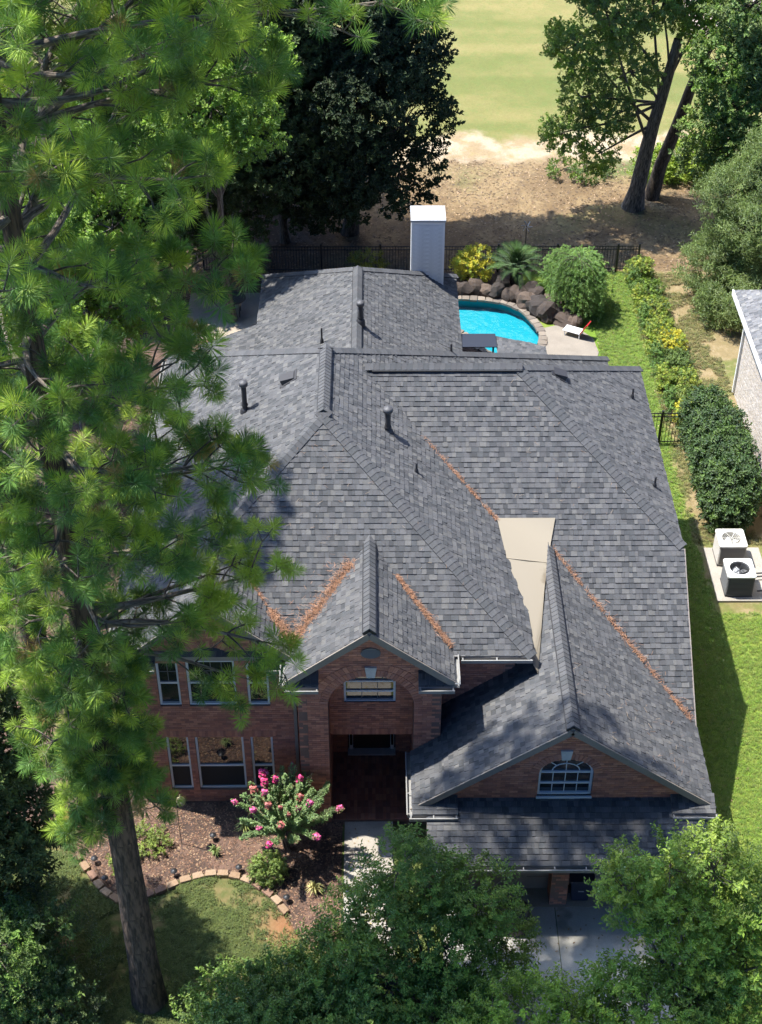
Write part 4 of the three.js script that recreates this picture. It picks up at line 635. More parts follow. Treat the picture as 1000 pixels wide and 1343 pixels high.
// ---------------------------------------------------------------- small things
{ // path lights
  [[-4.24, 1.27], [-5.13, 2.4], [-3.5, 2.28], [-2.25, 3.2], [-7.2, 2.0], [-6.85, 2.6]].forEach(([x, z]) => {
    const t = thing('path_light', 'small black mushroom path light standing in the mulch bed', 'garden light', [x, 0, z], 0, 'path lights in the front bed'); t.scale.setScalar(0.8);
    part('stake', new THREE.CylinderGeometry(0.012, 0.012, 0.24, 8).translate(0, 0.12, 0), M.black, t); part('hood', lathe([[0.11, 0.235], [0.1, 0.25], [0.045, 0.29], [0.001, 0.3]], 18), M.black, t); part('lens', lathe([[0.03, 0.17], [0.045, 0.19], [0.045, 0.238]], 12), mat(0.296, 0.296, 0.281, { roughness: 0.3 }), t);
  });
  const t = thing('gourd_birdhouse', 'pale gourd birdhouse hanging from a thin shepherd hook by the windows', 'birdhouse', [-4.95, 0, 1.32]);
  part('hook_pole', tube([V(-0.1, 0, 0.08), V(-0.1, 1.0, 0.08), V(-0.1, 1.75, 0.08), V(-0.07, 1.92, 0.05), V(-0.01, 1.95, 0), V(0.01, 1.86, 0)], [0.01, 0.01, 0.01, 0.01, 0.009, 0.008], 7), M.iron, t);
  const gd = part('gourd', lathe([[0.001, 1.47], [0.07, 1.48], [0.12, 1.54], [0.125, 1.6], [0.09, 1.68], [0.045, 1.75], [0.02, 1.82], [0.001, 1.85]], 20), mat(0.459, 0.385, 0.244, { map: rep(grainTex, 2) }), t);
  part('entrance_hole', new THREE.CylinderGeometry(0.03, 0.03, 0.01, 16).rotateX(Math.PI / 2).translate(0, 1.6, 0.122), M.black, gd);
  // wheeled bin
  const b = thing('wheeled_bin', 'dark navy wheeled rubbish bin in front of the garage door', 'bin', [5.03, 0.04, 3.12]);
  const navy = mat(0.0133, 0.0192, 0.0407, { roughness: 0.5 }), bm = new MB(), lo = 0.2, hi = 0.28;
  { const q = (s, y, z) => [V(-s, y, -z), V(s, y, -z), V(s, y, z), V(-s, y, z)], A = q(lo, 0.08, 0.17), B = q(hi, 0.95, 0.24); for (let i = 0; i < 4; i++) { const j = (i + 1) % 4; bm.quad(A[j], A[i], B[i], B[j]); } bm.quad(A[0], A[1], A[2], A[3]); bm.quad(B[3], B[2], B[1], B[0]); }
  part('body', bm.geo(), navy, b); part('lid', new MB().hexa(V(-0.31, 0.955, -0.27), V(0.62, 0, 0), V(0, 0.05, 0), V(0, -0.02, 0.56)).geo(), navy, b); part('handle', new MB().box(-0.2, 0.2, 0.98, 1.01, -0.35, -0.31).geo(), navy, b);
  for (const s of [-1, 1]) part('wheel', new THREE.CylinderGeometry(0.1, 0.1, 0.05, 18).rotateZ(Math.PI / 2).translate(s * 0.24, 0.1, -0.16), M.black, b);
  part('label_plate', new MB().box(-0.07, 0.07, 0.5, 0.53, 0.214, 0.228).geo(), mat(0.222, 0.237, 0.259), b);
  // covered barbecue
  const g = new THREE.SphereGeometry(1, 28, 18, 0, Math.PI * 2, 0, Math.PI / 2), p = g.attributes.position; for (let i = 0; i < p.count; i++) { const x = p.getX(i), y = p.getY(i), z = p.getZ(i), a = Math.atan2(z, x), k = 1 + 0.06 * Math.sin(a * 9) * (1 - y) + 0.03 * Math.sin(a * 5 + 2); p.setXYZ(i, Math.sign(x) * Math.abs(x) ** 0.7 * 0.42 * k, y ** 0.6 * 0.85, Math.sign(z) * Math.abs(z) ** 0.7 * 0.34 * k); } g.computeVertexNormals();
  const cv = tagged('barbecue_cover', g, mat(0.00888, 0.00888, 0.0104, { roughness: 0.45, side: THREE.DoubleSide }), 'rounded black cover over a low object on the driveway', 'cover'); cv.position.set(3.35, 0.04, 3.95);
  // lounge chair
  const c = thing('lounge_chair', 'white patio lounge chair with red fabric back on the pool deck', 'chair', [7.85, 0.03, -22.7], -0.5); c.scale.setScalar(0.75);
  part('seat', new MB().box(-0.85, 0.1, 0.27, 0.31, -0.28, 0.28).geo(), M.white, c); part('backrest', new MB().hexa(V(0.1, 0.29, -0.28), V(0.34, 0.6, 0), V(-0.05, 0.03, 0), V(0, 0, 0.56)).geo(), mat(0.407, 0.0111, 0.0148, { roughness: 0.8 }), c);
  for (const [x, z] of [[-0.75, -0.25], [-0.75, 0.25], [0.05, -0.25], [0.05, 0.25]]) part('leg', new MB().box(x - 0.02, x + 0.02, 0, 0.27, z - 0.02, z + 0.02).geo(), M.white, c);
  // canopy beside the rear wing
  const aw = thing('patio_canopy', 'dark navy fabric canopy between rear roof and pool', 'canopy', [3.6, 0, -18.0]);
  part('fabric', new MB().hexa(V(-0.6, 2.78, -0.55), V(1.2, 0.0, 0), V(0, 0.03, 0), V(0, 0.1, 1.0)).geo(), mat(0.00888, 0.0133, 0.0259, { roughness: 0.7 }), aw);
  for (const x of [-0.55, 0.55]) part('post', new MB().box(x - 0.03, x + 0.03, 0, 2.77, -0.5, -0.44).geo(), M.black, aw);
  // pole lamp behind palm
  const gp2 = thing('garden_ornament', 'slim dark garden pole topped with a pale pinwheel near the fence', 'garden ornament', [6.15, 0, -28.3]);
  part('pole', new THREE.CylinderGeometry(0.014, 0.016, 1.75, 8).translate(0, 0.87, 0), M.iron, gp2); for (let k = 0; k < 6; k++) part('vane', new MB().hexa(V(0.03, 1.72, -0.045), V(0.2, 0.01, 0), V(0, 0.008, 0.01), V(0, -0.02, 0.09)).geo().translate(0, -1.75, 0).rotateY(0).applyMatrix4(new THREE.Matrix4().makeRotationZ(k * Math.PI / 3)).applyMatrix4(new THREE.Matrix4().makeRotationX(-0.5)).translate(0, 1.75, 0.02), mat(0.444, 0.444, 0.459), gp2);
  // patio table edge at the left rear
  const pt = thing('patio_table', 'small dark patio table on the pale paving behind the roof', 'table', [-5.55, 0.03, -24.4]);
  part('top', new THREE.CylinderGeometry(0.5, 0.5, 0.03, 28).translate(0, 0.72, 0), mat(0.0592, 0.0518, 0.0444), pt); for (let k = 0; k < 4; k++) part('leg', new THREE.CylinderGeometry(0.015, 0.02, 0.71, 8).translate(0.34 * Math.cos(k * 1.571 + 0.78), 0.355, 0.34 * Math.sin(k * 1.571 + 0.78)), M.iron, pt);
}
// ---------------------------------------------------------------- plants: building blocks
const leafMat = (r, g, b, tr = 0.35, o = {}) => new THREE.MeshPhysicalMaterial({ color: lin(r, g, b), roughness: 1, transmission: tr, thickness: 0, side: THREE.DoubleSide, ...o });
// sprig of folded leaves on a short stem along +y
function sprig(seed, n, leaf, wid, len, droop = 0.2) {
  const r = RNG(seed), m = new MB();
  for (let i = 0; i < n; i++) {
    const t = 0.15 + 0.85 * (i + r()) / n, a = i * 2.4 + r() * 0.8, el = lerp(0.1, 0.9, t) + (r() - 0.5) * 0.7;
    const d = V(Math.cos(a) * Math.cos(el), Math.sin(el) - droop * r(), Math.sin(a) * Math.cos(el)).normalize(), L = leaf * (0.7 + 0.6 * r());
    const s = new THREE.Vector3().crossVectors(d, V(r() - 0.5, 1, r() - 0.5)).normalize(), nn = new THREE.Vector3().crossVectors(s, d);
    const b = V((r() - 0.5) * len * 0.35, t * len, (r() - 0.5) * len * 0.35), tip = b.clone().addScaledVector(d, L).addScaledVector(nn, -L * 0.12), mid = b.clone().addScaledVector(d, L * 0.5).addScaledVector(nn, L * 0.03);
    const A = mid.clone().addScaledVector(s, wid * 0.5).addScaledVector(nn, wid * 0.18), B = mid.clone().addScaledVector(s, -wid * 0.5).addScaledVector(nn, wid * 0.18);
    m.tri(b, A, tip); m.tri(b, tip, B);
  }
  const g = m.geo(); g.deleteAttribute('color'); return g;
}
// instanced foliage at a list of {p, d (axis), s, c}
function foliage(name, geo, material, items, parent, rnd) {
  const im = shade(new THREE.InstancedMesh(geo, material, items.length)); im.name = name; im.userData.kind = 'stuff';
  const q = new THREE.Quaternion(), q2 = new THREE.Quaternion(), m = new THREE.Matrix4(), Y = V(0, 1, 0), c = new THREE.Color();
  items.forEach((it, i) => { q.setFromUnitVectors(Y, it.d); q2.setFromAxisAngle(it.d, rnd() * 6.283); m.compose(it.p, q2.multiply(q), V(it.s, it.s, it.s)); im.setMatrixAt(i, m); im.setColorAt(i, c.setRGB(...it.c)); });
  parent.add(im); return im;
}
const rdir = r => { const z = r() * 2 - 1, a = r() * 6.2832, k = Math.sqrt(1 - z * z); return V(k * Math.cos(a), z, k * Math.sin(a)); };
function noise3(p, f, s) { return 0.5 * (fbm(p.x * f + p.y * 0.7 * f, p.z * f, 2, s) + fbm(p.y * f + 3, p.x * f * 0.8 - p.z * 0.5 * f, 2, s + 5)); }
function bend(a, b, k, r, n = 5) { const d = b.clone().sub(a), L = d.length(), o = rdir(r).multiplyScalar(L * k), out = []; for (let i = 0; i <= n; i++) { const t = i / n; out.push(a.clone().addScaledVector(d, t).addScaledVector(o, Math.sin(Math.PI * t) * (0.6 + 0.4 * Math.sin(t * 5)))); } return out; }
const taper = (a, b, n = 5) => Array.from({ length: n + 1 }, (_, i) => lerp(a, b, (i / n) ** 0.8));
const sprigs = { oak: sprig(11, 16, 0.12, 0.07, 0.3), fine: sprig(12, 20, 0.09, 0.045, 0.36), far: sprig(13, 16, 0.2, 0.12, 0.5), willow: sprig(14, 20, 0.17, 0.03, 0.4, 0.5), box: sprig(15, 22, 0.05, 0.03, 0.16) };
const plain = g => { g = g.index ? g.toNonIndexed() : g; for (const k of Object.keys(g.attributes)) if (!['position', 'normal', 'uv'].includes(k)) g.deleteAttribute(k); return g; };
// broadleaf tree: lobes [x, y, z, rx, ry, rz]; tones are per-leaf colours
function broadTree(o) {
  const r = RNG(o.seed), t = thing(o.name ?? 'broadleaf_tree', o.label, 'tree', o.base, 0, o.group), bx = V(...o.base);
  const lobes = o.lobes.map(l => ({ c: V(l[0], l[1], l[2]).sub(bx), r: V(l[3], l[4] ?? l[3] * 0.8, l[5] ?? l[3]), k: r() }));
  const wood = [], cen = lobes.reduce((a, l) => a.add(l.c), V(0, 0, 0)).multiplyScalar(1 / lobes.length), top = o.trunkTop ? V(...o.trunkTop).sub(bx) : V(cen.x * 0.8, cen.y * 0.8, cen.z * 0.8);
  const tr = bend(V(0, -0.1, 0), top, 0.03, r, 8); const rr = taper(o.r, o.r * 0.45, 8); rr[0] *= 1.35; part('trunk', tube(tr, rr, 12, 0.12), o.bark ?? M.barkGrey, t);
  const items = [];
  for (const l of lobes) {
    const st = tr[3 + Math.floor(r() * 5)]; wood.push(tube(bend(st, l.c, 0.08, r), taper(o.r * (o.limb ?? 0.4), o.r * 0.08), 6));
    const vol = l.r.x * l.r.y * l.r.z, n = Math.round((o.density ?? 300) * Math.pow(vol, 0.8));
    for (let i = 0; i < n; i++) {
      const d = rdir(r), k = 0.45 + 0.6 * Math.sqrt(r()), p = l.c.clone().add(V(d.x * l.r.x * k, d.y * l.r.y * k, d.z * l.r.z * k));
      if (p.y < 0.15) continue; if (noise3(p.clone().add(bx), o.gapF ?? 1.3, o.seed) < (o.gap ?? 0.42)) continue;
      const ax = d.clone().add(V((r() - 0.5), 0.5 + (r() - 0.5), (r() - 0.5))).normalize();
      const a = o.tones[Math.floor(r() * o.tones.length)], b = o.tones[Math.floor(l.k * o.tones.length)], j = 0.75 + 0.5 * r();
      items.push({ p, d: ax, s: (o.size ?? 1) * (0.7 + 0.6 * r()), c: mix3(a, b, 0.45).map(x => x * j) });
      if (r() < (o.twigs ?? 0.06)) wood.push(tube(bend(l.c, p, 0.12, r, 4), taper(o.r * 0.1, 0.006, 4), 5));
    }
  }
  part('branches', mergeGeometries(wood.map(plain)), o.bark ?? M.barkGrey, t);
  foliage('crown', o.geo ?? sprigs.oak, o.leaf, items, t, r);
  return t;
}
const G = { // leaf colours (linear)
  liveOak: [[0.042, 0.074, 0.020], [0.051, 0.088, 0.022], [0.036, 0.064, 0.018]],
  oak: [[0.137, 0.224, 0.031], [0.166, 0.273, 0.033], [0.107, 0.185, 0.029], [0.214, 0.302, 0.039]],
  lime: [[0.254, 0.409, 0.033], [0.312, 0.458, 0.039], [0.195, 0.332, 0.033]],
  bright: [[0.254, 0.390, 0.033], [0.322, 0.449, 0.039], [0.175, 0.312, 0.033], [0.390, 0.487, 0.055]],
  mid: [[0.146, 0.273, 0.033], [0.185, 0.312, 0.033], [0.107, 0.214, 0.033], [0.234, 0.332, 0.044]],
  silver: [[0.195, 0.273, 0.072], [0.234, 0.322, 0.088], [0.166, 0.244, 0.061], [0.292, 0.370, 0.110]],
  shadedLeaf: [[0.070, 0.117, 0.029], [0.086, 0.137, 0.031], [0.105, 0.148, 0.033]],  // leaf greens darkened for trees in shade, so shade sits in the colour
};
const LM = leafMat(0.92, 0.92, 0.88, 0.42), LMdark = leafMat(0.74, 0.74, 0.74, 0.2);

// ---------------------------------------------------------------- pines
function needleTuft(seed, n, len, wid) {
  const r = RNG(seed), m = new MB();
  for (let i = 0; i < n; i++) {
    const t = r(), el = lerp(-0.35, 1.45, Math.pow(t, 0.8)), a = r() * 6.2832, d = V(Math.cos(a) * Math.cos(el), Math.sin(el), Math.sin(a) * Math.cos(el)), L = len * (0.75 + 0.4 * r());
    const b = V(0, 0.16 * t - 0.06, 0), s = new THREE.Vector3().crossVectors(d, rdir(r)).normalize().multiplyScalar(wid / 2), tip = b.clone().addScaledVector(d, L).add(V(0, -0.03 * L * r() * 4, 0)), mid = b.clone().addScaledVector(d, L * 0.5);
    m.tri(b, mid.clone().add(s), tip); m.tri(b, tip, mid.clone().sub(s));
  }
  const g = m.geo(); g.deleteAttribute('color'); return g;
}
const tuftGeo = needleTuft(5, 120, 0.29, 0.0075);
const pineTones = [[0.117, 0.254, 0.035], [0.156, 0.302, 0.039], [0.088, 0.214, 0.035], [0.234, 0.370, 0.044], [0.127, 0.263, 0.050], [0.332, 0.254, 0.066]], pineYoung = [[0.390, 0.526, 0.055], [0.312, 0.468, 0.050]];
function pineTree(o) {
  const r = RNG(o.seed), t = thing('pine_tree', o.label, 'tree', o.base, 0), wood = [], items = [];
  const H = o.h, tp = [], tr = []; for (let i = 0; i <= 18; i++) { const k = i / 18; tp.push(V(0.12 * Math.sin(k * 7 + o.seed) * k, -0.15 + k * H, 0.12 * Math.cos(k * 5) * k)); tr.push(lerp(o.r, 0.05, k ** 1.15) * (i === 0 ? 1.25 : 1)); }
  part('trunk', tube(tp, tr, 16, 0.1), M.bark, t);
  const axis = y => { const k = clamp(y / H, 0, 1) * 18, i = Math.min(17, Math.floor(k)); return tp[i].clone().lerp(tp[i + 1], k - i); };
  const rad = y => lerp(o.r, 0.05, clamp(y / H, 0, 1) ** 1.15);
  function cluster(p, dir, n, spread, young) {
    for (let i = 0; i < n; i++) { const d = dir.clone().multiplyScalar(0.8).add(rdir(r)).add(V(0, 0.45, 0)).normalize(), e = p.clone().addScaledVector(d, spread * (0.3 + r())); if (i % 2 === 0) wood.push(tube([p, p.clone().lerp(e, 0.5).add(V(0, -0.02, 0)), e], [0.014, 0.011, 0.008], 4)); const y = r() < young, c = (y ? pineYoung : pineTones)[Math.floor(r() * (y ? 2 : 5.15))], j = 0.8 + 0.4 * r(); items.push({ p: e, d, s: (o.tuft ?? 1) * (0.8 + 0.5 * r()), c: c.map(x => x * j) }); }
  }
  function branch(h, az, L, rise, droop, young, from = 0.3) {
    const a = axis(h), e = a.clone().add(V(Math.cos(az) * L, rise, Math.sin(az) * L)), k = Math.max(4, Math.round(L / 0.5)), pts = []; const w = rdir(r).multiplyScalar(0.07 * L);
    for (let i = 0; i <= k; i++) { const u = i / k; pts.push(a.clone().lerp(e, u).add(V(0, -droop * Math.sin(Math.PI * u * 0.9), 0)).addScaledVector(w, Math.sin(u * 4.5))); }
    const R = Math.min(0.035 + 0.018 * L, rad(h) * 0.55); wood.push(tube(pts, pts.map((_, i) => lerp(R, 0.012, (i / k) ** 0.85)), 6, 0.15));
    for (let i = Math.max(1, Math.floor(k * from)); i <= k; i++) {
      const p = pts[i], dir = pts[i].clone().sub(pts[i - 1]).normalize();
      if (i === k) cluster(p, dir, 7, 0.26, young);
      else for (const s of [-1, 1]) { if (r() < 0.22) continue; const side = new THREE.Vector3().crossVectors(dir, V(0, 1, 0)).multiplyScalar(s).addScaledVector(dir, 0.5 + 0.5 * r()).add(V(0, (r() - 0.35) * 0.6, 0)).normalize(), l = (0.35 + 0.55 * r()) * (0.5 + 0.16 * L), q = p.clone().addScaledVector(side, l); wood.push(tube([p, p.clone().lerp(q, 0.5).add(V(0, 0.05 * l, 0)), q], [0.022, 0.017, 0.012], 5)); cluster(q, side, 5 + Math.floor(2 * r()), 0.32, young); if (l > 0.9) cluster(p.clone().lerp(q, 0.55), side, 2, 0.2, young * 0.6); }
    }
  }
  let az = r() * 6.28;
  for (let h = o.h0; h < H - 0.6; h += o.step) { az += 2.4; const L = o.len(h, az) * (0.85 + 0.3 * r()); if (L > 0.3) branch(h, az, L, L * lerp(-0.05, 0.35, (h - o.h0) / (H - o.h0)), 0.06 * L, o.young(h), L < 1.6 ? 0.15 : 0.3); }
  for (const b of o.extra ?? []) branch(...b);
  part('branches', mergeGeometries(wood.map(plain)), M.barkGrey, t);
  foliage('needles', tuftGeo, leafMat(1, 0.95, 0.85, 0.3), items, t, r);
  return t;
}
const pl = (tab, h) => { for (let i = 0; i < tab.length - 1; i++) if (h < tab[i + 1][0]) return lerp(tab[i][1], tab[i + 1][1], clamp((h - tab[i][0]) / (tab[i + 1][0] - tab[i][0]), 0, 1)); return tab[tab.length - 1][1]; };
pineTree({
  seed: 7, label: 'tall pine with long needle tufts and bare scaly trunk rising from the front lawn', base: [-5.34, 0, 5.97], h: 31, r: 0.34, h0: 7.6, step: 0.25, tuft: 0.84,
  len: (h, az) => { const right = pl([[6, 0.2], [8, 0.3], [10, 0.4], [11.5, 0.8], [13, 2.1], [14.5, 2.9], [17, 2.9], [20, 3.0], [22, 3.8], [25, 4.3], [28, 3], [31, 0.8]], h), left = pl([[6, 0.6], [8, 1.0], [10, 1.4], [14, 1.6], [20, 1.7], [25, 1.8], [28, 1.5], [31, 0.8]], h), back = pl([[6, 0.5], [10, 0.9], [12, 1.7], [14, 2.7], [20, 3.6], [25, 4.4], [31, 0.8]], h); const c = Math.cos(az), s = Math.sin(az); let L = c > 0 ? lerp(back, right, c) : lerp(back, left, -c); if (s > 0.5) L *= 0.75; return L; },
  young: h => (h > 21 ? 0.45 : 0.28),
  extra: [[12.6, -0.42, 3.7, -0.5, -0.1, 0.85, 0.5], [12.2, -0.2, 3.6, -1.0, -0.1, 0.85, 0.55], [11.4, -0.3, 2.9, -1.2, -0.1, 0.6, 0.55], [12.0, -0.62, 3.1, 0.3, 0, 0.7, 0.7], [23.0, -0.25, 6.0, 0.5, 0.1, 0.5, 0.55], [21.8, -0.5, 4.2, 0.4, 0.1, 0.3, 0.4], [15.2, -0.35, 3.2, 0, 0, 0.2, 0.4], [8.2, 0.2, 0.9, -0.7, 0, 0.3, 0.4], [7.8, 2.6, 0.9, -0.6, 0, 0.3, 0.4], [20.8, -1.45, 6.5, 2.2, 0.2, 0.2, 0.4], [21.6, -1.15, 6.8, 2.6, 0.2, 0.3, 0.4], [22.6, -1.75, 6.5, 2.4, 0.2, 0.3, 0.4], [23.4, -1.3, 7, 2.6, 0.2, 0.4, 0.4], [24.5, -1.5, 5.8, 2.5, 0.2, 0.4, 0.4], [19.6, -1.3, 5.6, 1.6, 0.2, 0.2, 0.45], [20.2, -1.65, 5.8, 1.8, 0.2, 0.2, 0.45], [25.2, -1.2, 6.2, 1.6, 0.2, 0.4, 0.4], [22, -0.95, 6.4, 2.2, 0.2, 0.3, 0.45], [24, -0.9, 6.2, 2.0, 0.2, 0.4, 0.45]],
});
pineTree({
  seed: 23, label: 'second tall pine behind the first, its crown overhanging the side of the shingle roof', base: [-9.8, 0, -5], h: 22, r: 0.36, h0: 9, step: 0.42, tuft: 0.9,
  len: h => pl([[9, 2.2], [12, 2.9], [16, 2.8], [20, 2], [22, 0.7]], h), young: () => 0.15,
});
// ---------------------------------------------------------------- broadleaf trees
broadTree({ seed: 31, label: 'dense dark oak standing behind the white chimney', base: [-1.1, 0, -31], r: 0.33, lobes: [[-1.05, 9.6, -30.5, 2.3], [0.75, 8.4, -30.2, 1.9], [-2.95, 7.4, -30.2, 2.2], [-0.55, 6.4, -29.6, 2.3], [1.25, 5.6, -29.8, 1.7], [-2.85, 4.4, -29.8, 1.9], [0.95, 3.5, -29.6, 1.7], [-1.05, 3.6, -29.4, 2], [-2.45, 2.4, -29.8, 1.5], [-0.45, 11.6, -31, 2], [-0.35, 13.6, -31.5, 2.4], [-2.85, 11.8, -31, 2.2], [0.55, 12.8, -32, 1.8], [4.4, 15.4, -33.4, 2.2], [6.2, 16.6, -34, 2.2], [1.5, 16, -32, 2.4], [0.55, 10.2, -31.4, 1.5]], density: 190, geo: sprigs.far, leaf: LMdark, tones: G.liveOak, gap: 0.43, gapF: 0.9, size: 0.9, twigs: 0.05, bark: M.barkDark });  // highest right-hand lobes, above the view, are added to shade the ground behind
// twin-trunk oak by the sandy path
{
  broadTree({ seed: 41, name: 'leaning_oak', label: 'oak with two leaning trunks by the sandy path', base: [11.3, 0, -33.2], r: 0.4, trunkTop: [12.4, 7.5, -33.4], bark: M.barkGrey, lobes: [[8.4, 7.4, -33, 1.3], [9.6, 8.6, -33, 1.4], [10.5, 6.3, -33, 1.1], [8.6, 5.2, -33, 0.95], [7.9, 3.7, -32.8, 0.8], [9.7, 4.4, -32.8, 1.0], [9.6, 2.9, -32.6, 0.85], [11.6, 9.2, -33.4, 1.5], [13.4, 8.8, -33.6, 1.5], [10.9, 10.6, -33.2, 1.6], [14.6, 9.6, -34, 1.5], [12.8, 11.4, -34, 1.6], [8.8, 10, -33.6, 1.2]], density: 360, geo: sprigs.far, leaf: LM, tones: [...G.lime, ...G.silver, ...G.bright], gap: 0.46, gapF: 1.2, limb: 0.2, size: 0.62, twigs: 0.03 });
  const t = scene.children[scene.children.length - 1]; const r = RNG(4); part('trunk', tube([V(0.95, -0.1, -0.9), V(1.15, 1.5, -0.9), V(1.6, 3.3, -0.8), V(2.0, 5.2, -0.7), V(2.4, 6.8, -0.6), V(3.1, 8.2, -0.5)], [0.36, 0.29, 0.26, 0.23, 0.2, 0.12], 11, 0.15), M.barkDark, t); part('limb', tube([V(2.1, 5.6, -0.7), V(2.6, 6.3, -0.6), V(3.3, 6.5, -0.5), V(4.0, 7.0, -0.4)], [0.2, 0.16, 0.12, 0.06], 8), M.barkDark, t);
}
broadTree({ seed: 51, name: 'willow_bush', label: 'big grey-green bushy tree reaching over the neighbouring roof corner', base: [14.6, 0, -25.5], r: 0.22, lobes: [[13.3, 1.6, -25.4, 1.2], [14.3, 2.6, -25.6, 1.3], [15.3, 1.6, -25.2, 1.3], [13.7, 4.2, -26, 1.2], [15, 4.6, -26, 1.4], [13.6, 0.8, -24, 1.0], [14.6, 3.6, -24.6, 1.3], [15.6, 5.8, -26.4, 1.3], [14.2, 1.2, -23.4, 1.1]], density: 420, geo: sprigs.willow, leaf: LM, tones: G.silver, gap: 0.43, gapF: 1.7 });
broadTree({ seed: 52, name: 'vine_tree', label: 'vine-covered tree standing behind the grey-green bushy tree', base: [14.3, 0, -30], r: 0.25, lobes: [[13.4, 7.8, -30, 1.2], [14.2, 6.4, -30, 1.3], [13.2, 5.4, -29.8, 0.9], [15.4, 8.6, -30, 1.6], [15.2, 5.4, -29.6, 1.5], [13.0, 3.9, -29.8, 0.8], [14.6, 4.0, -29.4, 1.3], [16, 7, -30, 1.5], [14.4, 10, -30.4, 1.5]], density: 260, geo: sprigs.far, leaf: LM, tones: [...G.mid, ...G.silver], gap: 0.38, size: 0.75 });
broadTree({ seed: 53, name: 'path_bush', label: 'green bush at the foot of the leaning oak beside the sand', base: [13.2, 0, -36], r: 0.08, lobes: [[12.6, 0.6, -36, 0.9, 0.6], [13.8, 0.7, -36.2, 1.1, 0.7], [15, 0.8, -36, 1.1, 0.8]], density: 330, geo: sprigs.oak, leaf: LM, tones: G.bright, gap: 0.3 });
broadTree({ seed: 54, name: 'path_bush', label: 'thin weedy bush at the sand edge by the dappled shade', base: [9.2, 0, -36.2], r: 0.05, lobes: [[8.6, 0.5, -36.2, 0.7, 0.5], [9.7, 0.5, -36, 0.8, 0.45]], density: 300, geo: sprigs.oak, leaf: LM, tones: G.oak, gap: 0.45 });
// woods left of the house
broadTree({ seed: 61, name: 'sweetgum_tree', label: 'yellow-green sweetgum behind the tall pine crown beside the dark oak', base: [-5.6, 0, -24], r: 0.2, lobes: [[-4.3, 10.9, -22.5, 1.4], [-5.6, 9.4, -22.6, 1.5], [-4.4, 8.8, -22.2, 1.2], [-6.6, 8, -22.4, 1.5], [-6.9, 11, -23, 1.6]], density: 210, geo: sprigs.far, leaf: LM, tones: G.lime, gap: 0.43, size: 0.7 });
broadTree({ seed: 62, name: 'sweetgum_tree', label: 'broad lime-green sweetgum showing between the pine branches', base: [-10.2, 0, -17], r: 0.24, lobes: [[-9.8, 8.6, -15, 1.5], [-8.2, 8.6, -15.5, 1.4], [-9.4, 6.6, -14.4, 1.7], [-11.2, 7.6, -15, 1.6], [-8, 6.2, -15, 1.3], [-10.6, 5, -14, 1.5], [-12, 9.5, -16, 1.8], [-9.8, 10.6, -16.6, 1.6]], density: 210, geo: sprigs.far, leaf: LM, tones: G.lime, gap: 0.4, size: 0.7 });
[[-8.6, -27, 0], [-12.4, -26, 1], [-15, -20, 2], [-13.8, -12, 3], [-4.6, -33.5, 4], [-9.5, -34, 5], [-3.8, -30.2, 6], [-6.2, -28.4, 7], [-7.6, -31.5, 8], [-5.6, -36, 9]].forEach(([x, z, i]) => broadTree({ seed: 70 + i, name: 'woodland_tree', label: 'dark understorey tree in the woods behind the pines', group: 'woodland trees behind the pines', base: [x, 0, z], r: 0.2, lobes: [[x, 7, z, 2.4], [x + 1.4, 5, z + 0.6, 2.0], [x - 1.2, 4.6, z + 0.6, 1.9], [x + 0.3, 9.2, z, 2.0], [x + 0.3, 3.2, z + 1, 1.7]], density: 120, geo: sprigs.far, leaf: LMdark, tones: G.shadedLeaf, gap: 0.4, size: 0.85, bark: M.barkDark }));
broadTree({ seed: 81, name: 'woodland_tree', label: 'dark leafy tree between the pine trunk and the house corner', base: [-9.6, 0, 3.7], r: 0.2, lobes: [[-8.60, 8.70, 4.00, 1.10], [-8.90, 6.70, 4.20, 1.50], [-8.50, 4.70, 4.40, 1.30], [-9.30, 2.70, 4.40, 1.50], [-9.00, 1.00, 4.80, 1.20], [-10.20, 4.50, 4.00, 1.80], [-10.10, 7.70, 3.40, 1.70], [-9.40, -0.40, 5.20, 1.00], [-10.30, 10.10, 3.00, 1.50]], density: 330, geo: sprigs.oak, leaf: LMdark, tones: [...G.shadedLeaf, ...G.shadedLeaf, [0.14, 0.19, 0.033]], gap: 0.38, bark: M.barkDark });
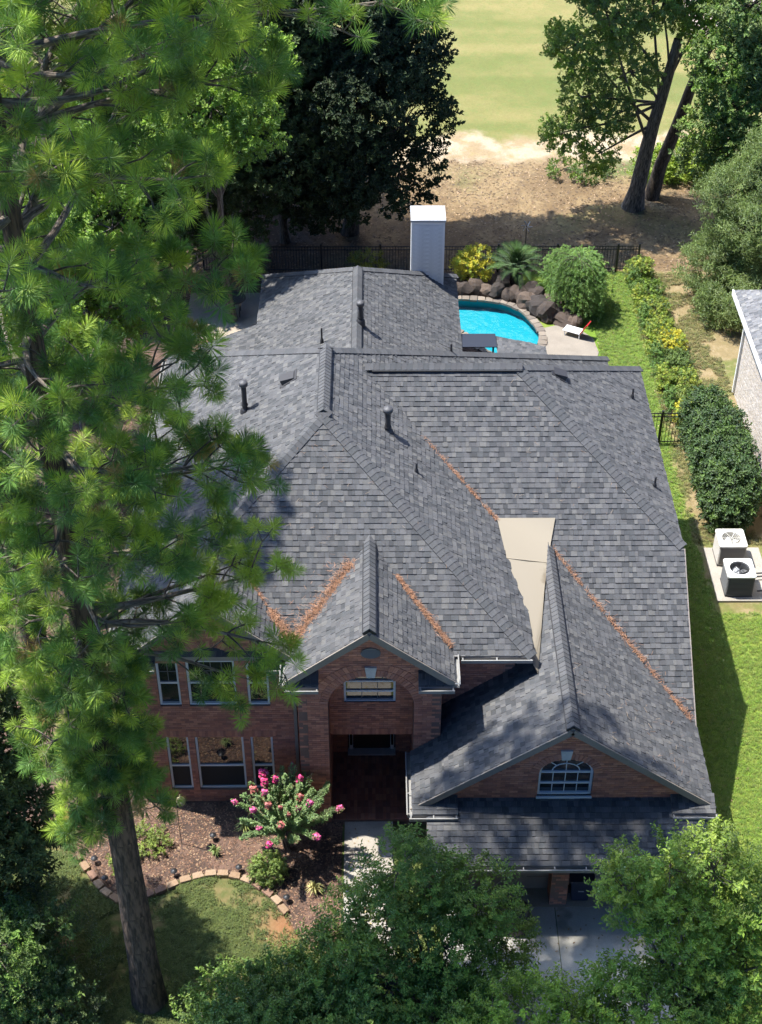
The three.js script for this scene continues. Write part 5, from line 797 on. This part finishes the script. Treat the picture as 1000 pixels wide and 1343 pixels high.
// trees between camera and house
broadTree({ seed: 91, name: 'front_tree', label: 'young leafy oak in front of the walk and entry, partly shaded', base: [1.3, 0, 7.2], r: 0.12, lobes: [[0.45, 4.4, 5.6, 0.65, 0.8], [1.05, 3.7, 5.5, 0.8], [-0.3, 2.6, 5.7, 0.9], [2.2, 3.1, 5.5, 0.9], [1.5, 2.4, 6.2, 1.0], [2.75, 2.1, 5.7, 0.7], [0.3, 1.7, 6.6, 1.0], [2.6, 1.3, 6.6, 0.9], [-1.0, 1.5, 6.2, 0.9], [1.4, 1.0, 7, 1.0], [0.2, 3.3, 5.9, 0.75]], density: 620, geo: sprigs.fine, leaf: LM, tones: G.mid, gap: 0.41, gapF: 1.8, twigs: 0.08 });
broadTree({ seed: 92, name: 'front_tree', label: 'bright leafy oak reaching over the garage gutter', base: [7.2, 0, 8.4], r: 0.14, lobes: [[5.30, 5.65, 6.85, 0.63], [6.00, 6.05, 6.85, 0.72], [6.90, 5.95, 6.85, 0.81], [7.90, 5.05, 7.05, 0.85], [5.50, 4.85, 6.75, 0.63], [6.60, 4.85, 6.95, 0.90], [6.70, 3.75, 7.15, 0.90], [7.80, 3.85, 7.35, 0.90], [7.70, 2.75, 7.65, 0.99], [6.30, 2.85, 7.95, 0.81], [8.70, 4.05, 7.55, 0.90], [7.00, 2.05, 8.35, 0.90], [5.70, 2.05, 8.75, 0.72], [5.10, 5.25, 6.65, 0.41]], density: 560, geo: sprigs.fine, leaf: LM, tones: [...G.mid, ...G.bright], gap: 0.41, gapF: 1.8, twigs: 0.08 });
broadTree({ seed: 93, name: 'front_tree', label: 'sunlit lime-green treetop at the end of the driveway', base: [4.6, 0, 9.6], r: 0.1, lobes: [[4.2, 2.6, 8.5, 0.8], [5.1, 2.9, 8.6, 0.8], [3.2, 2.2, 8.6, 0.8], [5.6, 3.4, 8.4, 0.7], [4.4, 1.7, 9, 0.9], [4.0, 3.1, 8.2, 0.65], [3.1, 2.9, 8.1, 0.65], [4.9, 3.5, 8.1, 0.65], [2.4, 2.4, 8.0, 0.7]], density: 620, geo: sprigs.fine, leaf: LM, tones: G.lime, gap: 0.41, gapF: 1.8 });
broadTree({ seed: 94, name: 'front_shrub', label: 'low dark leafy thicket on the shaded front lawn', base: [-2.6, 0, 7.4], r: 0.07, lobes: [[-3.3, 0.7, 6.6, 0.9, 0.6], [-2.2, 0.9, 6.3, 0.9, 0.7], [-1.2, 1.0, 6.9, 0.9, 0.8], [-2.6, 1.1, 7.4, 1.0, 0.8], [-3.9, 0.8, 7.3, 0.8, 0.6], [-0.2, 0.9, 7.6, 0.9, 0.8]], density: 620, geo: sprigs.fine, leaf: LM, tones: G.mid, gap: 0.4, gapF: 1.8, twigs: 0.06 });
broadTree({ seed: 95, name: 'front_shrub', label: 'shaded leafy tree left of the pine trunk', base: [-8.4, 0, 6.2], r: 0.08, lobes: [[-7.8, 2.6, 5.8, 0.9], [-7.2, 1.6, 5.8, 0.8], [-8.3, 1.4, 6.2, 1.0], [-7.4, 0.8, 6.6, 0.9, 0.7], [-8.4, 2.8, 6.4, 0.9], [-6.9, 0.9, 5.3, 0.5, 0.5]], density: 560, geo: sprigs.fine, leaf: LM, tones: [...G.mid, ...G.shadedLeaf], gap: 0.42, gapF: 1.8, twigs: 0.06 });
// bare pale twigs among the front leaves
{ const r = RNG(8), w = []; for (const [x, y, z] of [[0.6, 0.9, 6.9], [2.2, 1.1, 6.8], [-1.0, 1.2, 6.9], [-2.0, 1.3, 6.3], [1.4, 1.5, 6.7], [-0.3, 1.5, 6.5]]) { const b = V(x, y, z); for (let k = 0; k < 5; k++) { const e = b.clone().add(V((r() - 0.5) * 0.9, 0.3 + 0.6 * r(), (r() - 0.7) * 0.6)); const pts = bend(b, e, 0.1, r, 4); w.push(tube(pts, taper(0.014, 0.004, 4), 5)); for (let q = 1; q < 4; q++) w.push(tube([pts[q], pts[q].clone().add(V((r() - 0.5) * 0.35, 0.2 * r(), (r() - 0.5) * 0.3))], [0.007, 0.003], 4)); } } tagged('dead_twigs', mergeGeometries(w.map(plain)), mat(0.266, 0.266, 0.222), 'bare pale twigs sticking up through the front leaves', 'twigs').userData.kind = 'stuff'; }
// ---------------------------------------------------------------- shrubs
function shrub(name, label, x, z, lobes, tones, geo, density, group, o = {}) {
  const r = RNG(Math.round(Math.abs(x * 91 + z * 57)) + 3), t = thing(name, label, 'shrub', [x, 0, z], 0, group), items = [], w = [];
  for (const [a, y, b, rx, ry, rz] of lobes) {
    for (let k = 0; k < 5; k++) { const d = rdir(r); w.push(tube(bend(V(a * 0.3, 0, b * 0.3), V(a + d.x * rx * 0.6, y + d.y * ry * 0.5, b + d.z * rz * 0.6), 0.08, r, 3), taper(0.022, 0.008, 3), 5)); }
    const n = Math.round(density * (rx * ry * rz) ** 0.7); for (let i = 0; i < n; i++) { const d = rdir(r); let k = 0.55 + 0.5 * Math.sqrt(r()); if (o.flat && d.y > 0) d.y = d.y ** 0.5; k *= 0.74 + 0.52 * noise3(V(d.x + x, d.y + y, d.z + z), 1.6, 19); const p = V(a + d.x * rx * k, y + d.y * ry * k, b + d.z * rz * k); if (p.y < 0.05) continue; const c = tones[Math.floor(r() * tones.length)], j = 0.75 + 0.5 * r(); items.push({ p, d: d.clone().add(V(r() - 0.5, 0.4, r() - 0.5)).normalize(), s: (o.size ?? 1) * (0.7 + 0.6 * r()), c: c.map((v, q) => v * j * (q === 2 ? 1 : 1.5)) }); }
  }
  part('stems', mergeGeometries(w.map(plain)), M.barkDark, t); foliage('foliage', geo, o.leaf ?? LM, items, t, r); return t;
}
const yellowT = [[0.42, 0.38, 0.04], [0.5, 0.45, 0.06], [0.25, 0.3, 0.04]], yg = [[0.22, 0.28, 0.05], [0.16, 0.24, 0.04], [0.3, 0.33, 0.07]], dg = [[0.03, 0.07, 0.018], [0.045, 0.09, 0.02], [0.06, 0.11, 0.025]];
shrub('hedge_bush', 'large dark glossy hedge bush against the cream brick wall', 11.45, -13.6, [[-0.1, 1.05, -2.0, 0.72, 1.0, 0.95], [0.1, 1.05, -0.9, 0.85, 1.05, 1.05], [0.05, 1.0, 0.4, 0.9, 1.0, 1.05], [0.1, 0.95, 1.6, 0.85, 0.95, 0.95], [-0.05, 0.75, 2.2, 0.7, 0.7, 0.65]], [...dg, [0.075, 0.135, 0.03], [0.03, 0.07, 0.02]], sprigs.oak, 900, undefined, { size: 0.85 });
shrub('golden_shrub', 'golden yellow shrub between chimney and palm', 4.05, -27.0, [[0, 0.7, 0, 0.6, 0.7, 0.5], [-0.55, 0.8, 0.1, 0.3, 0.35, 0.3]], yellowT, sprigs.oak, 700, undefined, { size: 0.7 });
shrub('golden_shrub', 'small yellow shrub peeking over the rear roof hip', -0.35, -27.1, [[0, 0.6, 0, 0.6, 0.55, 0.4]], [[0.25, 0.24, 0.03], [0.12, 0.14, 0.03]], sprigs.oak, 600, undefined, { size: 0.7 });
// hedge row beside the side lawn
[[10.67, -26.9, 0.46, 0.72, yg, 'pale yellow-green shrub at the iron fence end of the hedge row'], [10.87, -25.7, 0.50, 0.41, [[0.12, 0.2, 0.03], [0.17, 0.25, 0.04]], 'flat-topped green shrub second along the hedge row from the iron fence'], [10.92, -24.3, 0.50, 0.45, yg, 'yellow-green shrub third along the hedge row from the iron fence'], [10.92, -23.1, 0.46, 0.41, yg, 'yellow-green shrub fourth along the hedge row from the iron fence'], [11.07, -21.9, 0.55, 0.45, yellowT, 'bright yellow shrub halfway along the hedge row'], [11.17, -20.6, 0.46, 0.41, [[0.1, 0.16, 0.045], [0.13, 0.19, 0.05]], 'grey-green shrub next after the bright yellow one in the hedge row'], [11.22, -19.4, 0.46, 0.41, yg, 'pale green shrub third from the gate in the hedge row'], [11.22, -18.2, 0.46, 0.41, [[0.2, 0.25, 0.07], [0.15, 0.2, 0.05]], 'dull green shrub second from the gate in the hedge row'], [11.17, -17.0, 0.52, 0.63, yellowT, 'boxy yellow shrub beside the iron gate']].forEach(([x, z, rr, h, tn, label]) => shrub('row_shrub', label, x, z, [[0, h * 0.62, 0, rr, h * 0.6, rr * 0.95]], [...tn, [0.08, 0.13, 0.03]], sprigs.box, 2300, undefined, { size: 1.15, flat: true }));
[-26.4, -25, -23.6, -22.2, -20.8, -19.4, -18].forEach((z, i) => shrub('climbing_plant', 'slim leafy climber in the narrow line between lawn and hedge row', 10.38 + 0.02 * i, z, [[0, 0.4, 0, 0.11, 0.4, 0.36], [0, 0.22, 0.6, 0.09, 0.25, 0.28]], i % 2 ? yg : [[0.09, 0.17, 0.04], [0.12, 0.2, 0.05]], sprigs.box, 1600, 'climbers along the lawn edge', { size: 1.1 }));
// weeping tree: hanging strands over a dome
{
  const t = thing('weeping_tree', 'dome-shaped weeping tree with hanging green strands by the pool', 'tree', [7.85, 0, -24.7]), r = RNG(55), items = [], w = [];
  part('trunk', tube([V(0, -0.05, 0), V(0.05, 0.8, 0), V(-0.03, 1.6, 0.02), V(0, 2.15, 0)], [0.09, 0.075, 0.07, 0.05], 9), M.barkDark, t);
  for (let k = 0; k < 330; k++) { const a = r() * 6.283, R = 1.2 * (0.1 + 0.9 * Math.sqrt(r())) * (0.72 + 0.6 * vnoise(a * 1.6, 3.3, 5)) * (0.85 + 0.3 * r()), top = V(0, 2.0 + 0.3 * r(), 0), pts = []; for (let i = 0; i <= 9; i++) { const u = i / 9, q = Math.min(1, u * 1.5); pts.push(V(Math.cos(a) * R * Math.sin(q * 1.5708), top.y + 0.32 * Math.sin(u * 2.6) * (1 - u) - Math.max(0, u - 0.28) ** 1.2 * 2.3 * (0.75 + 0.35 * (R / 1.4)), Math.sin(a) * R * Math.sin(q * 1.5708))); } if (k % 3 === 0) w.push(tube(pts, taper(0.016, 0.004, 9), 4)); for (let i = 0; i < 9; i++) for (let j = 0; j < 2; j++) { const p = pts[i].clone().lerp(pts[i + 1], r()).addScaledVector(rdir(r), 0.04); if (p.y < 0.1) continue; const dd = V(Math.cos(a) * 0.7, -0.5, Math.sin(a) * 0.7).add(rdir(r).multiplyScalar(0.5)).normalize(), c = [[0.095, 0.165, 0.035], [0.125, 0.2, 0.04], [0.08, 0.145, 0.03]][Math.floor(r() * 3)], g = 0.8 + 0.4 * r(); items.push({ p, d: dd, s: 0.85 * (0.7 + 0.6 * r()), c: c.map(v => v * g * 2.2) }); } }
  part('branches', mergeGeometries(w.map(plain)), M.barkDark, t); foliage('crown', sprigs.box, LM, items, t, r);
}
// sago palm: each frond its own piece
{
  const t = thing('sago_palm', 'dark green sago palm with arching fronds behind the boulders', 'palm', [5.6, 0, -26.6]), frond = new MB(), N = 26;
  part('trunk', tube([V(0, -0.05, 0), V(0, 0.3, 0), V(0, 0.55, 0)], [0.17, 0.19, 0.13], 12, 0.3), M.barkDark, t);
  const sp = u => V(1.25 * u, 0.62 * Math.sin(u * 2.0) - 0.15 * u * u, 0);
  for (let i = 0; i < N; i++) { const u = (i + 0.6) / N, p = sp(u), L = 0.24 * Math.sin(Math.PI * (0.1 + 0.85 * u)) + 0.03; for (const s of [-1, 1]) { const e = p.clone().add(V(0.1, 0.05, s * L)); frond.tri(p.clone().add(V(-0.014, 0, 0)), e, p.clone().add(V(0.02, 0, 0))); } }
  for (let i = 0; i < 8; i++) frond.bar(sp(i / 8), sp((i + 1) / 8), 0.018, 0.014);
  const fg = frond.geo(), ms = [leafMat(0.03, 0.07, 0.015, 0.15), leafMat(0.05, 0.11, 0.02, 0.15), leafMat(0.075, 0.14, 0.025, 0.15)], r = RNG(66);
  for (let k = 0; k < 54; k++) { const f = part('frond', fg, ms[Math.floor(r() * 3)], t); f.position.y = 0.55; f.rotation.order = 'YZX'; f.rotation.y = k * 2.4; f.rotation.z = lerp(-0.25, 1.05, k / 54) + 0.15 * (r() - 0.5); f.scale.setScalar(0.85 + 0.25 * r()); }
}
// crape myrtle
{
  const t = thing('crape_myrtle', 'crape myrtle with pink flower spikes by the entry porch', 'tree', [-2.3, 0, 1.6]), r = RNG(77), items = [], w = [], pink = [mat(0.62, 0.06, 0.2, { roughness: 0.7 }), mat(0.72, 0.13, 0.3, { roughness: 0.7 }), mat(0.45, 0.14, 0.12, { roughness: 0.7 })];
  const petal = (() => { const m = new MB(), q = RNG(5); for (let i = 0; i < 46; i++) { const d = rdir(q), p = V(d.x * 0.065, 0.1 + d.y * 0.12, d.z * 0.065), s = rdir(q).multiplyScalar(0.035), u = new THREE.Vector3().crossVectors(d, s).normalize().multiplyScalar(0.035); m.quad(p.clone().sub(s), p.clone().add(u), p.clone().add(s), p.clone().sub(u)); } return m.geo(); })();
  for (let k = 0; k < 5; k++) w.push(tube(bend(V((r() - 0.5) * 0.16, -0.05, (r() - 0.5) * 0.16), V((r() - 0.5) * 0.5, 0.95, (r() - 0.5) * 0.5), 0.05, r), taper(0.035, 0.02), 7));
  for (let k = 0; k < 46; k++) {
    const a = k * 2.4, el = lerp(0.5, 1.5, (k / 46) ** 0.8), L = lerp(0.95, 1.15, r()), b = V(Math.cos(a) * 0.2, 0.75 + 0.3 * r(), Math.sin(a) * 0.2), d = V(Math.cos(a) * Math.cos(el), Math.sin(el) * 0.95, Math.sin(a) * Math.cos(el)), e = b.clone().addScaledVector(d, L), pts = bend(b, e, 0.05, r, 6); w.push(tube(pts, taper(0.014, 0.005, 6), 5));
    for (let i = 0; i < 6; i++) for (let j = 0; j < 7; j++) { const p = pts[i].clone().lerp(pts[i + 1], r()).addScaledVector(rdir(r), 0.05), c = [[0.27, 0.4, 0.14], [0.34, 0.46, 0.19], [0.2, 0.32, 0.1], [0.3, 0.22, 0.1]][Math.floor(r() * 3.15)], g = 0.85 + 0.3 * r(); if (i === 0 && j) continue; items.push({ p, d, s: 0.95 * (0.8 + 0.4 * r()), c: c.map(v => v * g) }); }
    if (hash(k, 3, 3) < 0.45) { const f = part('flower_spike', petal, pink[Math.floor(r() * 2.4)], t); f.position.copy(e); f.quaternion.setFromUnitVectors(V(0, 1, 0), d); f.scale.setScalar(0.75 + 0.45 * r()); }
  }
  part('stems', mergeGeometries(w.map(plain)), M.barkGrey, t); foliage('crown', sprigs.box, LM, items, t, r); t.scale.setScalar(1.14);
}
shrub('bed_shrub', 'rounded light green shrub just inside the curved edging', -2.75, 2.45, [[0, 0.3, 0, 0.38, 0.32, 0.36]], [[0.17, 0.23, 0.06], [0.13, 0.19, 0.05]], sprigs.box, 2600);
function tuftPlant(name, label, x, z, s, tones) { const r = RNG(Math.round(Math.abs(x * 131 + z * 77))), t = thing(name, label, 'plant', [x, 0, z]), m = new MB(); for (let i = 0; i < 60; i++) { const a = r() * 6.283, R = s * (0.4 + 0.6 * r()), h = s * (0.6 + 0.6 * r()), b = V((r() - 0.5) * 0.06, 0, (r() - 0.5) * 0.06), k = V(Math.cos(a) * R * 0.45, h, Math.sin(a) * R * 0.45), e = V(Math.cos(a) * R, h * (0.55 + 0.4 * r()), Math.sin(a) * R), sd = V(-Math.sin(a), 0, Math.cos(a)).multiplyScalar(0.01), c = tones[Math.floor(r() * tones.length)]; m.quad(b.clone().sub(sd), b.clone().add(sd), k.clone().add(sd), k.clone().sub(sd), c); m.tri(k.clone().sub(sd), k.clone().add(sd), e, c); } part('blades', m.geo(), new THREE.MeshStandardMaterial({ vertexColors: true, roughness: 0.8, side: THREE.DoubleSide }), t); }
tuftPlant('ornamental_grass', 'spiky yellow-green grass clump near the wall below the windows', -3.45, 1.0, 0.36, [[0.3, 0.33, 0.09], [0.22, 0.27, 0.06]]);
tuftPlant('ornamental_grass', 'small green clump in the middle of the mulch bed', -4.15, 1.75, 0.22, [[0.16, 0.22, 0.06], [0.2, 0.24, 0.08]]);
tuftPlant('ornamental_grass', 'straw-coloured grass clump between edging end and concrete walk', -1.55, 2.95, 0.3, [[0.42, 0.38, 0.14], [0.34, 0.33, 0.12]]);
[[-6.1, 1.1], [-5.7, 1.25], [-5.55, 1.55], [-5.9, 1.75], [-6.6, 2.1]].forEach(([x, z]) => shrub('seedling', 'tiny pale green seedling in the mulch beside the pine trunk', x, z, [[0, 0.12, 0, 0.16, 0.12, 0.16]], [[0.22, 0.28, 0.07], [0.17, 0.22, 0.06]], sprigs.box, 1900, 'seedlings in the mulch'));
// ---------------------------------------------------------------- ground cover
const blade = (() => { const m = new MB(), r = RNG(2); for (let i = 0; i < 7; i++) { const a = r() * 6.283, b = V((r() - 0.5) * 0.07, 0, (r() - 0.5) * 0.07), s = V(-Math.sin(a), 0, Math.cos(a)).multiplyScalar(0.005), h = 0.045 + 0.03 * r(), k = b.clone().add(V(Math.cos(a) * 0.02, h * 0.7, Math.sin(a) * 0.02)), e = b.clone().add(V(Math.cos(a) * 0.055, h, Math.sin(a) * 0.055)); m.quad(b.clone().sub(s), b.clone().add(s), k.clone().add(s), k.clone().sub(s)); m.tri(k.clone().sub(s), k.clone().add(s), e); } const g = m.geo(); g.deleteAttribute('color'); return g; })();
const flake = (() => { const m = new MB(); m.quad(V(-0.05, 0.004, 0), V(0, 0.012, -0.022), V(0.05, 0.002, 0), V(0, 0.008, 0.022)); const g = m.geo(); g.deleteAttribute('color'); return g; })();
const needle = (() => { const m = new MB(); m.quad(V(-0.08, 0.004, -0.003), V(-0.08, 0.004, 0.003), V(0.08, 0.01, 0.003), V(0.08, 0.01, -0.003)); const g = m.geo(); g.deleteAttribute('color'); return g; })();
function scatter(name, label, category, geo, material, n, seed, place, tone, size, upright = true) {
  const r = RNG(seed), items = []; let guard = 0;
  while (items.length < n && guard++ < n * 8) { const p = place(r); if (!p) continue; const c = tone(r, p), j = 0.75 + 0.5 * r(); items.push({ p, d: V((r() - 0.5) * (upright ? 0.3 : 0.7), 1, (r() - 0.5) * (upright ? 0.3 : 0.7)).normalize(), s: size * (0.7 + 0.6 * r()), c: c.map(v => v * j) }); }
  const im = foliage(numbered(name), geo, material, items, scene, r); im.userData = { kind: 'stuff', label, category }; return im;
}
const pickT = a => r => a[Math.floor(r() * a.length)];
const inRect = (r, x0, x1, z0, z1) => V(lerp(x0, x1, r()), 0.004, lerp(z0, z1, r()));
scatter('lawn_grass', 'short green grass of the side lawn', 'grass', blade, leafMat(0.74, 0.74, 0.74, 0.3), 52000, 301, r => { const p = inRect(r, 7.6, 13, -27.5, 8); const c = cover(p.x, p.z); if (p.x < 8.5 && p.z < -20 && p.z > -23.6) return null; if (p.x > 10.4 && p.x < 12.2 && p.z < -7.6) return null; return c.lawn > r() ? p : null; }, pickT([[0.21, 0.36, 0.028], [0.27, 0.39, 0.04], [0.18, 0.31, 0.025], [0.3, 0.36, 0.06]]), 1.1);
scatter('front_grass', 'patchy grass of the front lawn', 'grass', blade, leafMat(0.74, 0.74, 0.74, 0.3), 17000, 302, r => { const p = inRect(r, -10, -0.9, 0.8, 8); const c = cover(p.x, p.z); return c.front > r() && bareSoil(p.x, p.z) < r() && fbm(p.x * 1.3, p.z * 1.3, 4, 71) < 0.45 + 0.25 * r() ? p : null; }, pickT([[0.14, 0.19, 0.035], [0.18, 0.22, 0.05], [0.11, 0.16, 0.03]]), 1.3);
scatter('dry_grass', 'thin dry grass between hedge row and cream house', 'grass', blade, leafMat(0.74, 0.74, 0.74, 0.2), 9000, 303, r => { const p = inRect(r, 10.2, 13, -27.5, -10.4); return cover(p.x, p.z).dry > 0.3 && fbm(p.x * 1.3, p.z * 1.3, 4, 71) > 0.42 ? p : null; }, pickT([[0.26, 0.24, 0.07], [0.3, 0.24, 0.1], [0.17, 0.2, 0.05]]), 1.2);
scatter('mulch_chips', 'brown bark mulch and dry leaves covering the front bed', 'mulch', flake, mat(0.74, 0.74, 0.74, { side: THREE.DoubleSide }), 9000, 304, r => { const p = inRect(r, -8.2, -0.9, 0.05, 4.8); return cover(p.x, p.z).bed > 0.5 || p.z < 0.8 ? p : null; }, pickT([[0.13, 0.07, 0.045], [0.2, 0.105, 0.065], [0.09, 0.055, 0.04], [0.27, 0.15, 0.09], [0.34, 0.22, 0.13]]), 0.75, false);
scatter('leaf_litter', 'fallen brown leaves on the ground behind the fence', 'leaves', flake, mat(0.74, 0.74, 0.74, { side: THREE.DoubleSide }), 16000, 305, r => { const p = inRect(r, -12, 16, -38, -22.5); if (p.z > -27.5 && p.x > -3.5) return null; return cover(p.x, p.z).sand < 0.3 ? p : null; }, pickT([[0.3, 0.2, 0.11], [0.2, 0.13, 0.07], [0.4, 0.28, 0.17], [0.13, 0.09, 0.06]]), 1.3, false);
// orange pine straw lodged in the roof valleys
{
  const V1 = [[V(3.2, 5.92, -4.5), V(1.3, 7.23, -6.4), 0.5], [V(4.6, 5.47, -3.95), V(8.0, 2.92, -0.15), 1], [V(-2.1, 5.66, -0.1), V(-0.6, 6.83, -1.8), 2.4], [V(1.85, 5.62, 0.0), V(0.5, 6.65, -1.5), 0.8], [V(-1.95, 5.58, -0.0), V(-2.55, 6.12, -0.75), 2.0], [V(-3.9, 7.2, -2.35), V(-2.4, 6.0, -0.6), 0.4]];
  scatter('pine_straw', 'orange pine needles lodged in the roof valleys', 'pine straw', needle, mat(0.74, 0.74, 0.74, { side: THREE.DoubleSide }), 5600, 306, r => { const k = [0, 1, 1, 2, 2, 2, 3, 4, 4, 5][Math.floor(r() * 10)], [a, b, w] = V1[k], u = k === 2 || k === 4 ? r() ** 1.4 : r(); if (fbm(u * 9 + k * 5, 1.5, 3, 12) < 0.4 + (k === 0 ? 0.06 : 0) && r() < 0.8) return null; const wide = r() < 0.12 ? 3 : 0.8, p = a.clone().lerp(b, u), s = (r() + r() - 1) * 0.13 * w * wide; p.x += s * 0.7; p.z += (r() + r() - 1) * 0.1 * w * (wide > 1 ? 1.4 : 0.8); p.y += 0.035 + Math.abs(s) * 0.42; return p; }, pickT([[0.38, 0.19, 0.105], [0.33, 0.155, 0.085], [0.46, 0.25, 0.14], [0.22, 0.12, 0.075]]), 0.9, false);
}

scatter('roof_debris', 'sparse dry needles and leaves lying on the shingle slopes', 'leaves', needle, mat(0.74, 0.74, 0.74, { side: THREE.DoubleSide }), 230, 307, r => { const k = r(); if (k < 0.5) { const z = lerp(-4.6, -0.1, r()), h = (0.12 - z); const x = lerp(RX - 5.1 + h, RX + 5.1 - h, r()); return V(x, EH + PM * h + 0.05, z); } if (k < 0.75) { const x = lerp(4.7, 8, r()); return V(x, gy(x) + 0.05, lerp(0.2, 2.4, r())); } const z = lerp(-7.9, -4.2, r()), t = -3.94 - z; return V(lerp(3.9 - 0.2, 7.9 - t, r()), EH + PR * t + 0.05, z); }, pickT([[0.34, 0.2, 0.12], [0.26, 0.16, 0.1], [0.4, 0.3, 0.2]]), 0.8, false);
scatter('fallen_leaves', 'dry leaves scattered on driveway, walk and side lawn', 'leaves', flake, mat(0.74, 0.74, 0.74, { side: THREE.DoubleSide }), 500, 308, r => { const k = r(); if (k < 0.45) { const p = inRect(r, 1.7, 7.5, 3.5, 8); p.y = 0.045; return p; } if (k < 0.6) { const p = inRect(r, -0.8, 0.4, 0.8, 5); p.y = 0.04; return p; } const p = inRect(r, 8.3, 10.2, -26, 6); p.y = 0.05; return p; }, pickT([[0.3, 0.2, 0.1], [0.22, 0.14, 0.08], [0.4, 0.32, 0.16]]), 0.8, false);
renderer.render(scene, camera);
